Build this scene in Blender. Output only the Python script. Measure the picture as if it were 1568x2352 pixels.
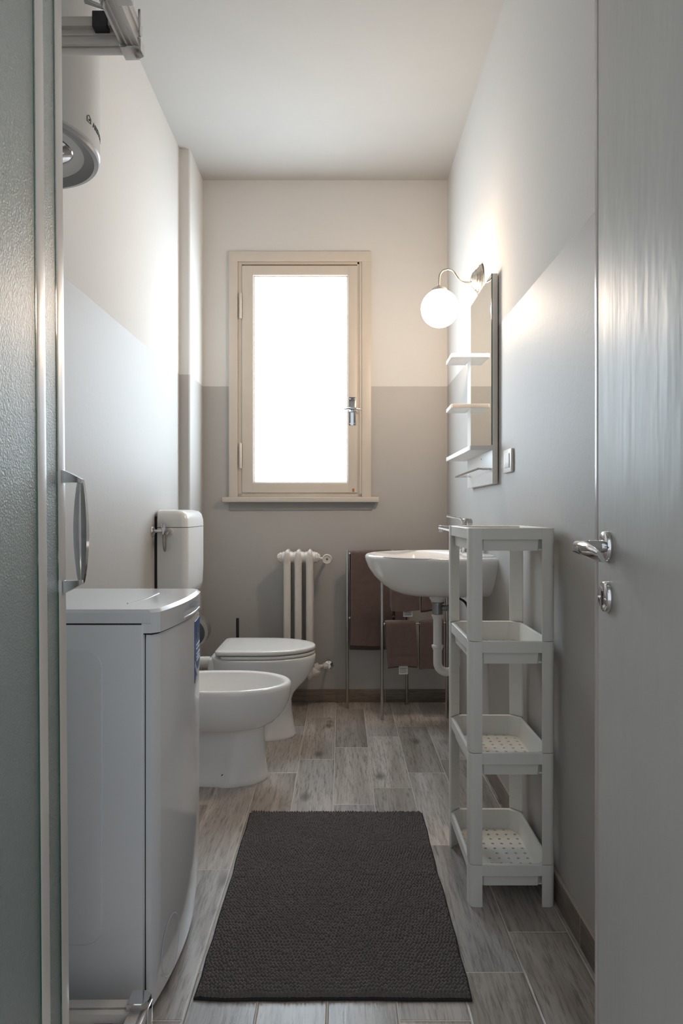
import bpy, bmesh, math, random
import numpy as np
from mathutils import Vector, Matrix
PI = math.pi
random.seed(7)
rng = np.random.RandomState(5)
S = bpy.context.scene
for o in list(bpy.data.objects): bpy.data.objects.remove(o)

# ------------------------------------------------------------------ camera, world, exposure
cam = bpy.data.cameras.new('camera'); camo = bpy.data.objects.new('camera', cam)
S.collection.objects.link(camo); S.camera = camo
camo.location = (0, 0, 1.05); camo.rotation_euler = (PI/2, 0, 0)
cam.sensor_fit = 'HORIZONTAL'; cam.sensor_width = 24.0; cam.lens = 24.0
cam.clip_start = 0.02; cam.clip_end = 60
S.view_settings.view_transform = 'Standard'; S.view_settings.look = 'None'
S.view_settings.gamma = 1.0; S.view_settings.use_curve_mapping = False
S.view_settings.exposure = 1.31
W = bpy.data.worlds.new('world'); S.world = W; W.use_nodes = True
bg = W.node_tree.nodes['Background']
bg.inputs[0].default_value = (0.86, 0.93, 1.0, 1); bg.inputs[1].default_value = 0.40
S.cycles.use_denoising = True
S.cycles.max_bounces = 8; S.cycles.diffuse_bounces = 5; S.cycles.glossy_bounces = 4
S.cycles.use_adaptive_sampling = True; S.cycles.adaptive_threshold = 0.05
S.cycles.transmission_bounces = 8; S.cycles.sample_clamp_indirect = 6.0
S.cycles.caustics_reflective = False; S.cycles.caustics_refractive = True
PANE = 5.4; PANE_COL = (0.70, 0.86, 1.0)
GLOBE = 28.0; GLOBE_COL = (1.0, 0.76, 0.55)

# ------------------------------------------------------------------ node helpers
class NT:
    def __init__(s, m):
        s.m = m; m.use_nodes = True; s.t = m.node_tree; s.n = s.t.nodes; s.l = s.t.links
        s.b = s.n['Principled BSDF']; s.out = s.n['Material Output']
    def node(s, typ, **kw):
        n = s.n.new(typ)
        for k, v in kw.items(): setattr(n, k, v)
        return n
    def put(s, sock, v):
        if hasattr(v, 'is_output') or hasattr(v, 'links'): s.l.new(v, sock)
        else: sock.default_value = v
    def math(s, op, a, b=0.0, c=None):
        n = s.node('ShaderNodeMath', operation=op)
        s.put(n.inputs[0], a); s.put(n.inputs[1], b)
        if c is not None: s.put(n.inputs[2], c)
        return n.outputs[0]
    def sstep(s, v, a, b):
        n = s.node('ShaderNodeMapRange', interpolation_type='SMOOTHSTEP')
        s.put(n.inputs[0], v); n.inputs[1].default_value = a; n.inputs[2].default_value = b
        return n.outputs[0]
    def mix(s, f, a, b, blend='MIX'):
        n = s.node('ShaderNodeMix', data_type='RGBA', blend_type=blend)
        s.put(n.inputs[0], f)
        for i, v in ((6, a), (7, b)):
            if isinstance(v, tuple) and len(v) == 3: v = v + (1,)
            s.put(n.inputs[i], v)
        return n.outputs[2]
    def pos(s):
        return s.node('ShaderNodeNewGeometry').outputs['Position']
    def xyz(s, v):
        n = s.node('ShaderNodeSeparateXYZ'); s.l.new(v, n.inputs[0]); return n.outputs
    def comb(s, x, y, z):
        n = s.node('ShaderNodeCombineXYZ')
        for i, v in enumerate((x, y, z)): s.put(n.inputs[i], v)
        return n.outputs[0]
    def noise(s, vec, scale, detail=3, rough=0.55, dist=0.0):
        n = s.node('ShaderNodeTexNoise'); s.l.new(vec, n.inputs['Vector'])
        n.inputs['Scale'].default_value = scale; n.inputs['Detail'].default_value = detail
        n.inputs['Roughness'].default_value = rough; n.inputs['Distortion'].default_value = dist
        return n.outputs[0]
    def bump(s, h, strength, dist=0.001):
        n = s.node('ShaderNodeBump'); n.inputs['Strength'].default_value = strength
        n.inputs['Distance'].default_value = dist; s.l.new(h, n.inputs['Height'])
        s.l.new(n.outputs[0], s.b.inputs['Normal'])
    def setp(s, **kw):
        for k, v in kw.items():
            k = k.replace('_', ' ')
            if isinstance(v, tuple) and len(v) == 3: v = v + (1,)
            s.put(s.b.inputs[k], v)

def mat(name, col, rough=0.5, metal=0.0, vary=0.06, vscale=6, bump=0.0, bscale=60, **kw):
    t = NT(bpy.data.materials.new(name))
    c2 = tuple(max(0, v*(1-vary)) for v in col)
    co = t.node('ShaderNodeTexCoord').outputs['Object']
    t.setp(Base_Color=t.mix(t.noise(co, vscale), col, c2), Roughness=rough, Metallic=metal)
    if bump: t.bump(t.noise(co, bscale, 4), bump)
    t.setp(**kw)
    return t.m

LINE = 1.745
def paint_mat():
    t = NT(bpy.data.materials.new('two tone wall paint'))
    p = t.pos(); x, y, z = t.xyz(p)[0:3]
    n1 = t.noise(p, 1.4, 4); edge = t.noise(p, 35, 2)
    zz = t.math('ADD', z, t.math('MULTIPLY', t.math('SUBTRACT', edge, 0.5), 0.003))
    up = t.math('GREATER_THAN', zz, LINE)
    cream = t.mix(n1, (0.70, 0.68, 0.65), (0.68, 0.655, 0.625))
    grey = t.mix(n1, (0.46, 0.437, 0.41), (0.43, 0.407, 0.38))
    t.setp(Base_Color=t.mix(up, grey, cream), Roughness=t.math('MULTIPLY_ADD', up, 0.30, 0.58))
    t.setp(Specular_IOR_Level=t.math('MULTIPLY_ADD', up, -0.45, 0.74))
    t.bump(t.math('ADD', t.noise(p, 90, 3), t.math('MULTIPLY', t.noise(p, 14, 3), 1.6)), 0.22, 0.0016)
    return t.m

def wood_color(t, u, v, row, col, base_a, base_b, dark):
    """u across the plank, v along it (metres); row/col plank ids."""
    wn = t.node('ShaderNodeTexWhiteNoise', noise_dimensions='2D')
    t.l.new(t.comb(row, col, 0.0), wn.inputs['Vector']); r = wn.outputs['Value']
    rs = t.xyz(wn.outputs['Color'])
    off = t.math('MULTIPLY', r, 40.0)
    vec = t.comb(t.math('ADD', u, off), t.math('MULTIPLY', t.math('ADD', v, off), 0.075), off)
    broad = t.noise(vec, 13, 3, 0.55, 0.5)
    fine = t.noise(vec, 130, 5, 0.7, 0.2)
    mid = t.noise(vec, 38, 4, 0.6, 0.7)
    rings = t.math('SINE', t.math('MULTIPLY', t.math('ADD', broad, t.math('MULTIPLY', mid, 0.35)), 70.0))
    c = t.mix(t.sstep(broad, 0.34, 0.64), base_a, base_b)
    c = t.mix(t.math('MULTIPLY', t.sstep(fine, 0.46, 0.70), 0.74), c, dark)
    c = t.mix(t.math('MULTIPLY', t.sstep(rings, 0.55, 1.0), 0.26), c, dark)
    # a knot on some planks
    vo = t.node('ShaderNodeTexVoronoi', feature='F1'); 
    t.l.new(t.comb(t.math('ADD', u, off), t.math('MULTIPLY', t.math('ADD', v, off), 0.55), off), vo.inputs['Vector'])
    vo.inputs['Scale'].default_value = 6.5
    k = t.math('SUBTRACT', 1.0, t.sstep(t.math('ADD', vo.outputs['Distance'], t.math('MULTIPLY', mid, 0.10)), 0.07, 0.26))
    k = t.math('MULTIPLY', k, t.math('GREATER_THAN', rs[1], 0.40))
    c = t.mix(t.math('MULTIPLY', k, 0.72), c, tuple(v*0.55 for v in dark))
    hv = t.node('ShaderNodeHueSaturation'); t.l.new(c, hv.inputs['Color'])
    t.l.new(t.math('MULTIPLY_ADD', rs[0], 0.42, 0.80), hv.inputs['Value'])
    t.l.new(t.math('MULTIPLY_ADD', rs[2], 0.6, 0.72), hv.inputs['Saturation'])
    return hv.outputs[0], fine

def floor_mat():
    t = NT(bpy.data.materials.new('grey wood look floor tiles'))
    p = t.pos(); x, y, z = t.xyz(p)[0:3]
    PW, PL = 0.1487, 0.595
    a = t.math('DIVIDE', t.math('ADD', x, 0.03), PW)
    k = t.math('FLOOR', a); fu = t.math('SUBTRACT', a, k)
    b = t.math('DIVIDE', t.math('SUBTRACT', y, t.math('MULTIPLY_ADD', k, 0.1487, 2.45)), PL)
    n = t.math('FLOOR', b); fv = t.math('SUBTRACT', b, n)
    u = t.math('MULTIPLY', fu, PW); v = t.math('MULTIPLY', fv, PL)
    c, fine = wood_color(t, u, v, k, n, (0.53, 0.47, 0.42), (0.36, 0.315, 0.275), (0.15, 0.125, 0.105))
    du = t.math('MINIMUM', u, t.math('SUBTRACT', PW, u)); dv = t.math('MINIMUM', v, t.math('SUBTRACT', PL, v))
    d = t.math('MINIMUM', du, dv)
    g = t.math('LESS_THAN', d, 0.0013)
    t.setp(Base_Color=t.mix(g, c, (0.62, 0.55, 0.47)), Roughness=t.math('MULTIPLY_ADD', g, 0.4, 0.33))
    t.bump(t.math('ADD', t.sstep(d, 0.0008, 0.004), t.math('MULTIPLY', fine, -0.25)), 0.5, 0.0018)
    return t.m

def skirting_mat():
    t = NT(bpy.data.materials.new('wood look skirting tiles'))
    p = t.pos(); x, y, z = t.xyz(p)[0:3]
    s = t.math('ADD', x, y)
    a = t.math('DIVIDE', t.math('ADD', s, 0.16), 0.595); k = t.math('FLOOR', a)
    v = t.math('MULTIPLY', t.math('SUBTRACT', a, k), 0.595)
    c, fine = wood_color(t, z, v, k, 3.0, (0.25, 0.195, 0.155), (0.17, 0.13, 0.10), (0.07, 0.05, 0.04))
    g = t.math('LESS_THAN', v, 0.003)
    t.setp(Base_Color=t.mix(g, c, (0.40, 0.34, 0.28)), Roughness=0.4)
    return t.m

M = {}
M['paint'] = paint_mat()
M['floor'] = floor_mat()
M['skirting'] = skirting_mat()
M['ceiling'] = mat('ceiling paint', (0.50, 0.485, 0.46), 0.9, bump=0.1, bscale=40)
M['grout'] = mat('light grout line', (0.50, 0.43, 0.36), 0.8)
M['casing'] = mat('cream painted window wood', (0.66, 0.585, 0.50), 0.42, bump=0.25, bscale=18, vary=0.12)
M['crevice'] = mat('brown shadowed paint crack', (0.22, 0.15, 0.09), 0.7)
M['plaster'] = mat('rough grey patched plaster', (0.33, 0.31, 0.285), 0.5, bump=0.5, bscale=22)
M['ceramic'] = mat('white glazed ceramic', (0.88, 0.865, 0.845), 0.12, vary=0.02)
M['seat'] = mat('cream white seat plastic', (0.74, 0.715, 0.68), 0.20, vary=0.03)
M['plastic'] = mat('white moulded plastic', (0.80, 0.785, 0.735), 0.38, vary=0.03)
M['pipe'] = mat('white drain plastic', (0.78, 0.76, 0.73), 0.35)
M['cistern'] = mat('white cistern plastic', (0.80, 0.79, 0.77), 0.22, vary=0.03)
M['enamel'] = mat('white washer enamel', (0.80, 0.81, 0.83), 0.18, vary=0.02, Coat_Weight=0.5)
M['gap'] = mat('dark joints and gap shade', (0.02, 0.02, 0.02), 0.8)  # near-black for joints; also stands in for shade in open gaps
M['chrome'] = mat('chrome', (0.72, 0.72, 0.73), 0.09, 1.0, vary=0.05)
M['steel'] = mat('brushed steel', (0.52, 0.50, 0.47), 0.28, 1.0)
M['satin'] = mat('satin nickel', (0.72, 0.66, 0.58), 0.22, 1.0)
M['alu'] = mat('champagne aluminium profile', (0.72, 0.67, 0.63), 0.30, 0.15, vary=0.04)
M['dark'] = mat('dark grey plastic', (0.045, 0.047, 0.05), 0.45)
M['black'] = mat('black plastic', (0.01, 0.01, 0.01), 0.4)
M['greyring'] = mat('grey heater base', (0.42, 0.42, 0.43), 0.3)
M['red'] = mat('red pointer', (0.5, 0.01, 0.03), 0.3)
M['heater'] = mat('white heater enamel', (0.74, 0.73, 0.71), 0.28, vary=0.02)
M['radiator'] = mat('chipped cream radiator paint', (0.72, 0.66, 0.60), 0.38, bump=0.4, bscale=30, vary=0.14, vscale=25)
M['board'] = mat('white board', (0.82, 0.80, 0.77), 0.35, vary=0.02)
M['boardedge'] = mat('grey foil board edge', (0.88, 0.82, 0.77), 0.4)
M['mirror'] = mat('mirror silver', (0.88, 0.90, 0.88), 0.015, 1.0, vary=0.0)
M['glassedge'] = mat('green glass edge', (0.03, 0.13, 0.09), 0.1)
M['braid'] = mat('braided hose', (0.42, 0.38, 0.34), 0.4, 0.6, vary=0.4, vscale=180)
M['towel'] = mat('brown terry cloth', (0.165, 0.106, 0.094), 0.95, vary=0.35, vscale=45, bump=1.0, bscale=260, Sheen_Weight=0.5, Sheen_Roughness=0.5)
M['tag'] = mat('white care label', (0.7, 0.68, 0.66), 0.7)
M['print'] = mat('label print', (0.08, 0.08, 0.09), 0.6)
M['blue'] = mat('blue sticker', (0.035, 0.115, 0.36), 0.3, vary=0.25, vscale=20)
M['lilac'] = mat('pale sticker swoosh', (0.62, 0.64, 0.74), 0.3)
M['doorgap'] = mat('brown door joint', (0.10, 0.06, 0.035), 0.6)
M['rugback'] = mat('black rug edge binding', (0.018, 0.014, 0.013), 0.9)
M['tile'] = mat('pale shower wall tile', (0.74, 0.76, 0.75), 0.3)
M['walltile'] = M['tile']
M['drainhole'] = mat('dark hole', (0.015, 0.013, 0.012), 0.6)

def rug_mat():
    t = NT(bpy.data.materials.new('dark brown chenille'))
    p = t.node('ShaderNodeTexCoord').outputs['Object']
    n = t.noise(p, 160, 4, 0.7); m = t.noise(p, 4, 3)
    c = t.mix(n, (0.052, 0.043, 0.041), (0.17, 0.145, 0.138))
    t.setp(Base_Color=t.mix(t.math('MULTIPLY', m, 0.35), c, (0.085, 0.075, 0.07)), Roughness=0.8, Sheen_Weight=0.35, Sheen_Roughness=0.4)
    return t.m
M['rug'] = rug_mat()

def door_mat():
    t = NT(bpy.data.materials.new('pale grey gloss door enamel'))
    p = t.node('ShaderNodeTexCoord').outputs['Object']; x, y, z = t.xyz(p)[0:3]
    st = t.noise(t.comb(t.math('MULTIPLY', x, 1.0), t.math('MULTIPLY', y, 60.0), t.math('MULTIPLY', z, 2.2)), 1.6, 5, 0.65, 0.4)
    wob = t.noise(t.comb(x, t.math('MULTIPLY', y, 3.0), z), 3.2, 3)
    specks = t.sstep(t.noise(p, 210, 2), 0.72, 0.80)
    t.setp(Base_Color=t.mix(wob, (0.56, 0.545, 0.51), (0.525, 0.51, 0.475)), Roughness=t.math('MULTIPLY_ADD', st, 0.25, 0.34), Specular_IOR_Level=0.24)
    h = t.math('ADD', t.math('ADD', t.math('MULTIPLY', st, 0.5), t.math('MULTIPLY', wob, 11.0)), t.math('MULTIPLY', specks, 0.5))
    t.bump(h, 0.35, 0.0012)
    return t.m
M['door'] = door_mat()

def glass_mat():
    t = NT(bpy.data.materials.new('textured green shower glass'))
    p = t.node('ShaderNodeTexCoord').outputs['Object']
    t.setp(Base_Color=(0.86, 0.93, 0.91), Roughness=0.42, Transmission_Weight=1.0, IOR=1.5, Coat_Weight=1.0, Coat_Roughness=0.38, Coat_IOR=1.6)
    v = t.node('ShaderNodeTexVoronoi', feature='SMOOTH_F1'); t.l.new(p, v.inputs['Vector']); v.inputs['Scale'].default_value = 420
    h = t.math('ADD', v.outputs['Distance'], t.math('MULTIPLY', t.noise(p, 160, 3), 0.8))
    t.bump(h, 0.8, 0.0016)
    tr = t.node('ShaderNodeBsdfTranslucent'); tr.inputs[0].default_value = (0.80, 0.88, 0.86, 1)
    df = t.node('ShaderNodeBsdfDiffuse'); df.inputs[0].default_value = (0.80, 0.88, 0.87, 1)
    a = t.node('ShaderNodeMixShader'); a.inputs[0].default_value = 0.6
    t.l.new(tr.outputs[0], a.inputs[1]); t.l.new(df.outputs[0], a.inputs[2])
    for n_ in (tr, df):
        t.l.new([l for l in t.l if l.to_socket == t.b.inputs['Normal']][0].from_socket, n_.inputs['Normal'])
    m2 = t.node('ShaderNodeMixShader'); t.l.new(t.math('MULTIPLY_ADD', v.outputs['Distance'], 0.22, 0.08), m2.inputs[0])
    t.l.new(t.b.outputs[0], m2.inputs[1]); t.l.new(a.outputs[0], m2.inputs[2]); t.l.new(m2.outputs[0], t.out.inputs[0])
    return t.m
M['glass'] = glass_mat()

def emit_mat(name, col, s, rough=0.3):
    t = NT(bpy.data.materials.new(name))
    t.setp(Base_Color=(0.85, 0.88, 0.9), Roughness=rough, Emission_Color=col, Emission_Strength=s)
    return t.m
M['pane'] = emit_mat('frosted window glass lit by daylight', PANE_COL, PANE)
M['globe'] = emit_mat('lit opal glass globe', GLOBE_COL, GLOBE, 0.15)

# ------------------------------------------------------------------ mesh helpers
class B:
    def __init__(s): s.bm = bmesh.new()
    def _merge(s, t):
        me = bpy.data.meshes.new('tmp'); t.to_mesh(me); t.free(); s.bm.from_mesh(me); bpy.data.meshes.remove(me)
    def box(s, x0, x1, y0, y1, z0, z1, bev=0.0, seg=2, m=None):
        t = bmesh.new(); bmesh.ops.create_cube(t, size=1)
        for v in t.verts:
            v.co = Vector(((x0+x1)/2+v.co.x*(x1-x0), (y0+y1)/2+v.co.y*(y1-y0), (z0+z1)/2+v.co.z*(z1-z0)))
        if bev: bmesh.ops.bevel(t, geom=list(t.edges), offset=bev, segments=seg, profile=0.6, affect='EDGES')
        if m: bmesh.ops.transform(t, matrix=m, verts=t.verts)
        s._merge(t); return s
    def rings(s, rings, cap0=True, cap1=True, closed=False):
        vs = [[s.bm.verts.new(p) for p in r] for r in rings]; n = len(rings[0])
        pairs = list(zip(vs, vs[1:])) + ([(vs[-1], vs[0])] if closed else [])
        for a, b in pairs:
            for i in range(n):
                j = (i+1) % n
                s.bm.faces.new((a[i], a[j], b[j], b[i]))
        if not closed:
            if cap0: s.bm.faces.new(list(reversed(vs[0])))
            if cap1: s.bm.faces.new(vs[-1])
        return s
    def tube(s, pts, r, seg=14, cap=True):
        pts = [Vector(p) for p in pts]; n = len(pts)
        rr = r if isinstance(r, (list, tuple)) else [r]*n
        tang = []
        for i in range(n):
            a = pts[max(0, i-1)]; b = pts[min(n-1, i+1)]
            d = (b-a); tang.append(d.normalized() if d.length > 1e-9 else (tang[-1] if tang else Vector((0, 0, 1))))
        t0 = tang[0]; up = Vector((0, 0, 1)) if abs(t0.z) < 0.9 else Vector((1, 0, 0))
        u = t0.cross(up).normalized(); R = []
        for i in range(n):
            tt = tang[i]; u = (u - tt*u.dot(tt)).normalized(); w = tt.cross(u)
            R.append([pts[i]+(u*math.cos(2*PI*k/seg)+w*math.sin(2*PI*k/seg))*rr[i] for k in range(seg)])
        return s.rings(R, cap, cap)
    def cyl(s, p0, p1, r, r2=None, seg=28, bev=0.0):
        p0, p1 = Vector(p0), Vector(p1); r2 = r if r2 is None else r2
        if not bev: return s.tube([p0, p1], [r, r2], seg)
        d = (p1-p0).normalized(); k = 0.7
        return s.lathe2([(0, r-bev), (bev*(1-k), r-bev*(1-k)), (bev, r), ((p1-p0).length-bev, r2), ((p1-p0).length-bev*(1-k), r2-bev*(1-k)), ((p1-p0).length, r2-bev)], p0, d, seg)
    def lathe2(s, prof, o, d, seg=32):
        """prof: list of (distance along d, radius)."""
        o, d = Vector(o), Vector(d).normalized(); up = Vector((0, 0, 1)) if abs(d.z) < 0.9 else Vector((1, 0, 0))
        u = d.cross(up).normalized(); w = d.cross(u)
        R = [[o+d*h+(u*math.cos(2*PI*k/seg)+w*math.sin(2*PI*k/seg))*max(r, 1e-5) for k in range(seg)] for h, r in prof]
        return s.rings(R)
    def sphere(s, c, r, sc=(1, 1, 1), seg=32):
        t = bmesh.new(); bmesh.ops.create_uvsphere(t, u_segments=seg, v_segments=seg//2, radius=r)
        for v in t.verts: v.co = Vector((v.co.x*sc[0], v.co.y*sc[1], v.co.z*sc[2]))+Vector(c)
        s._merge(t); return s
    def prism(s, poly, z0, z1, bev=0.0, m=None):
        t = bmesh.new()
        a = [t.verts.new((p[0], p[1], z0)) for p in poly]; b = [t.verts.new((p[0], p[1], z1)) for p in poly]
        t.faces.new(list(reversed(a))); t.faces.new(b); n = len(poly)
        for i in range(n): t.faces.new((a[i], a[(i+1) % n], b[(i+1) % n], b[i]))
        bmesh.ops.recalc_face_normals(t, faces=t.faces)
        if bev:
            ed = [e for e in t.edges if abs(e.verts[0].co.z-e.verts[1].co.z) < 1e-6]
            bmesh.ops.bevel(t, geom=ed, offset=bev, segments=3, profile=0.6, affect='EDGES')
        if m: bmesh.ops.transform(t, matrix=m, verts=t.verts)
        s._merge(t); return s
    def build(s, name, material, parent=None, local=False, ang=35, fixn=True):
        if fixn: bmesh.ops.recalc_face_normals(s.bm, faces=s.bm.faces)
        me = bpy.data.meshes.new(name); s.bm.to_mesh(me); s.bm.free()
        return link(name, me, material, parent, local, ang)

def world_loc(o):
    l = Vector(o.location)
    while o.parent: o = o.parent; l = l + Vector(o.location)
    return l
def link(name, me, material, parent=None, local=False, ang=35):
    if material is not None: me.materials.append(M[material] if isinstance(material, str) else material)
    for p in me.polygons: p.use_smooth = True
    me.set_sharp_from_angle(angle=math.radians(ang))
    o = bpy.data.objects.new(name, me); S.collection.objects.link(o)
    if parent is not None:
        o.parent = parent
        if not local: me.transform(Matrix.Translation(-world_loc(parent)))
    return o
def thing(name, label, cat, loc=(0, 0, 0), rot=(0, 0, 0), group=None):
    o = bpy.data.objects.new(name, None); S.collection.objects.link(o); o.empty_display_size = 0.05
    o.location = loc; o.rotation_euler = rot; o['label'] = label; o['category'] = cat
    if group: o['group'] = group
    return o
def tag(o, label, cat, group=None):
    o['label'] = label; o['category'] = cat
    if group: o['group'] = group
    return o
def struct(o): o['kind'] = 'structure'; return o
def boolean(o, cutter_b, op='DIFFERENCE'):
    me = bpy.data.meshes.new('c'); bmesh.ops.recalc_face_normals(cutter_b.bm, faces=cutter_b.bm.faces)
    cutter_b.bm.to_mesh(me); cutter_b.bm.free()
    c = bpy.data.objects.new('c', me); S.collection.objects.link(c); c.matrix_world = Matrix.Translation(world_loc(o) - Vector(o.location)) if False else Matrix.Identity(4)
    md = o.modifiers.new('b', 'BOOLEAN'); md.operation = op; md.object = c; md.solver = 'EXACT'
    bpy.context.view_layer.update()
    dg = bpy.context.evaluated_depsgraph_get()
    nm = bpy.data.meshes.new_from_object(o.evaluated_get(dg))
    old = o.data; o.modifiers.clear(); o.data = nm; nm.name = old.name
    bpy.data.objects.remove(c)
    for p in nm.polygons: p.use_smooth = True
    nm.set_sharp_from_angle(angle=math.radians(30))
def text_mesh(txt, size, extr=0.0004, bold=False):
    cu = bpy.data.curves.new('t', 'FONT'); cu.body = txt; cu.size = size; cu.extrude = extr
    cu.offset = size*0.015 if bold else 0
    o = bpy.data.objects.new('t', cu); S.collection.objects.link(o); bpy.context.view_layer.update()
    me = bpy.data.meshes.new_from_object(o.evaluated_get(bpy.context.evaluated_depsgraph_get()))
    bpy.data.objects.remove(o); me.materials.clear(); return me

# ------------------------------------------------------------------ setting
YB, XR, XL, XN, XC, ZC = 3.776, 0.585, -0.8185, -1.05, -0.766, 2.885
YF = 0.42
b = B(); b.box(XN-0.1, XR+0.1, -1.4, YB+0.1, -0.1, 0); struct(b.build('floor', 'floor'))
b = B(); b.box(XN-0.1, XR+0.1, YF-0.1, YB+0.1, ZC, ZC+0.1); struct(b.build('ceiling', 'ceiling'))
wx0, wx1, wz0, wz1 = -0.600, 0.148, 1.150, 2.470       # window opening
b = B(); b.box(XN-0.1, wx0, YB, YB+0.14, 0, ZC); b.box(wx1, XR+0.1, YB, YB+0.14, 0, ZC)
b.box(wx0, wx1, YB, YB+0.14, 0, wz0); b.box(wx0, wx1, YB, YB+0.14, wz1, ZC); struct(b.build('wall_back', 'paint'))
b = B(); b.box(XR, XR+0.1, YF-0.1, YB, 0, ZC); struct(b.build('wall_right', 'paint'))
struct(B().box(XL-0.12, XL, 1.93, YB, 0, ZC).build('wall_left', 'paint'))
struct(B().box(XN-0.1, XL-0.12, 1.93, 2.03, 0, ZC).build('wall_left', 'paint'))
struct(B().prism([(XL, 3.45), (XC-0.006, 3.45), (XC, 3.456), (XC, YB), (XL, YB)], 0, ZC).build('trim_1', 'paint'))
b = B(); b.box(XN-0.1, XN, YF, 1.93, 0, ZC); struct(b.build('wall_left', 'walltile'))
b = B(); b.box(XN-0.1, -0.375, YF-0.1, YF, 0, ZC); b.box(0.445, XR, YF-0.1, YF, 0, ZC); b.box(-0.375, 0.445, YF-0.1, YF, 2.12, ZC)
struct(b.build('wall_front', 'paint'))
def baseboard(name, x0, x1, y0, y1, gx0, gx1, gy0, gy1):
    o = struct(B().box(x0, x1, y0, y1, 0, 0.072, 0.0015).build(name, 'skirting'))
    g = B().box(gx0, gx1, gy0, gy1, 0.072, 0.076, 0.001).build('grout_bead', 'grout', o, local=True); return o
baseboard('baseboard_back', XC, XR, YB-0.010, YB, XC, XR-0.01, YB-0.008, YB)
baseboard('baseboard_right', XR-0.010, XR, YF, YB-0.010, XR-0.009, XR, YF, YB-0.010)
baseboard('baseboard_left', XL, XL+0.010, 1.93, 3.45, XL, XL+0.008, 1.93, 3.45)

# window
cz = 1.132
wroot = struct(B().box(wx0-0.02, wx0+0.028, YB-0.018, YB+0.002, cz, 2.4325, 0.004).box(wx1-0.036, wx1+0.016, YB-0.018, YB+0.002, cz, 2.4325, 0.004).box(wx0-0.0195, wx1+0.0155, YB-0.0175, YB+0.0015, 2.430, 2.487, 0.004).build('window_1', 'casing'))
F = YB
b = B()
b.box(wx0+0.024, wx0+0.05, F-0.006, F+0.05, cz+0.02, 2.432, 0.002)
b.box(wx1-0.050, wx1-0.030, F-0.010, F+0.05, cz+0.02, 2.432, 0.003)
b.box(wx1-0.062, wx1-0.046, F-0.004, F+0.05, cz+0.02, 2.432, 0.002)
b.box(wx0+0.024, wx1-0.03, F-0.004, F+0.05, 2.418, 2.434, 0.002)
b.box(wx0+0.05, wx1-0.06, F-0.002, F+0.05, cz+0.002, cz+0.026, 0.002)
b.build('window_frame', 'casing', wroot, local=True)
b = B()
b.box(wx0+0.0485, wx0+0.058, F+0.0, F+0.03, cz+0.02, 2.42); b.box(wx1-0.066, wx1-0.058, F+0.0, F+0.03, cz+0.02, 2.42)
b.box(wx0+0.05, wx1-0.06, F+0.0, F+0.03, 2.406, 2.418); b.box(wx0+0.05, wx1-0.06, F+0.0, F+0.03, cz+0.022, cz+0.032)
b.build('frame_joint', 'crevice', wroot, local=True)
sx0, sx1, sz0, sz1 = -0.549, 0.087, 1.157, 2.409
gx0, gx1, gz0, gz1 = -0.486, 0.034, 1.213, 2.355
b = B()
b.box(sx0, gx0, F-0.014, F+0.03, sz0, sz1, 0.004); b.box(gx1, sx1, F-0.014, F+0.03, sz0, sz1, 0.004)
b.box(gx0-0.004, gx1+0.004, F-0.0135, F+0.03, gz1, sz1, 0.004); b.box(gx0-0.004, gx1+0.004, F-0.0135, F+0.03, sz0, gz0, 0.004)
sash = b.build('sash', 'casing', wroot, local=True)
B().box(gx0-0.005, gx1+0.005, F+0.008, F+0.013, gz0-0.005, gz1+0.005).build('pane', 'pane', sash, local=True)
b = B(); b.box(gx0, gx0+0.006, F-0.002, F+0.008, gz0, gz1, .002); b.box(gx1-0.006, gx1, F-0.002, F+0.008, gz0, gz1, .002)
b.box(gx0, gx1, F-0.002, F+0.008, gz1-0.006, gz1, .002); b.box(gx0, gx1, F-0.002, F+0.008, gz0, gz0+0.006, .002)
b.build('putty', 'casing', sash, local=True)
for z in (2.185, 1.36):
    B().cyl((sx0-0.007, F-0.020, z-0.07), (sx0-0.007, F-0.020, z+0.07), 0.0075, seg=16, bev=0.002).cyl((sx0-0.007, F-0.020, z-0.002), (sx0-0.007, F-0.020, z+0.002), 0.0085, seg=16).build('hinge', 'casing', wroot, local=True)
hx = 0.060; hz = 1.605
hd = B().box(hx-0.019, hx+0.019, F-0.0175, F-0.013, hz-0.078, hz+0.078, 0.0018).build('handle_plate', 'chrome', sash, local=True)
b = B(); b.cyl((hx, F-0.015, hz+0.005), (hx, F-0.045, hz+0.005), 0.012, seg=20, bev=.002)
b.tube([(hx-0.045, F-0.05, hz+0.006), (hx-0.02, F-0.054, hz+0.009), (hx+0.02, F-0.054, hz+0.009), (hx+0.05, F-0.05, hz+0.004)], [0.004, 0.007, 0.007, 0.004], 14)
for dz in (-.068, .068): b.sphere((hx-.012, F-.018, hz+dz), .003, seg=10); b.sphere((hx+.012, F-.018, hz+dz), .003, seg=10)
b.build('handle', 'chrome', sash, local=True)
B().box(sx1-0.028, sx1-0.016, F-0.0150, F-0.0135, sz0+0.004, sz0+0.022, 0.0005).build('paint_chip', mat('bare orange wood', (0.42, 0.16, 0.04), 0.8), sash, local=True)
b = B(); b.box(-0.652, 0.204, F-0.045, F+0.004, cz-0.028, cz, 0.004)
b.build('window_sill', 'casing', wroot, local=True)
b = B(); b.prism([(-0.620, 1.058), (0.170, 1.062), (0.188, 1.106), (-0.622, 1.106)], 0, 0.007, bev=0.002, m=Matrix(((1, 0, 0, 0), (0, 0, -1, F+0.001), (0, 1, 0, 0), (0, 0, 0, 1))))
b.build('plaster_patch', 'plaster', wroot, local=True)
# outside reveal behind the pane
B().box(wx0, wx1, YB+0.135, YB+0.139, wz0, wz1).build('window_backing', 'casing', wroot, local=True)

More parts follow.
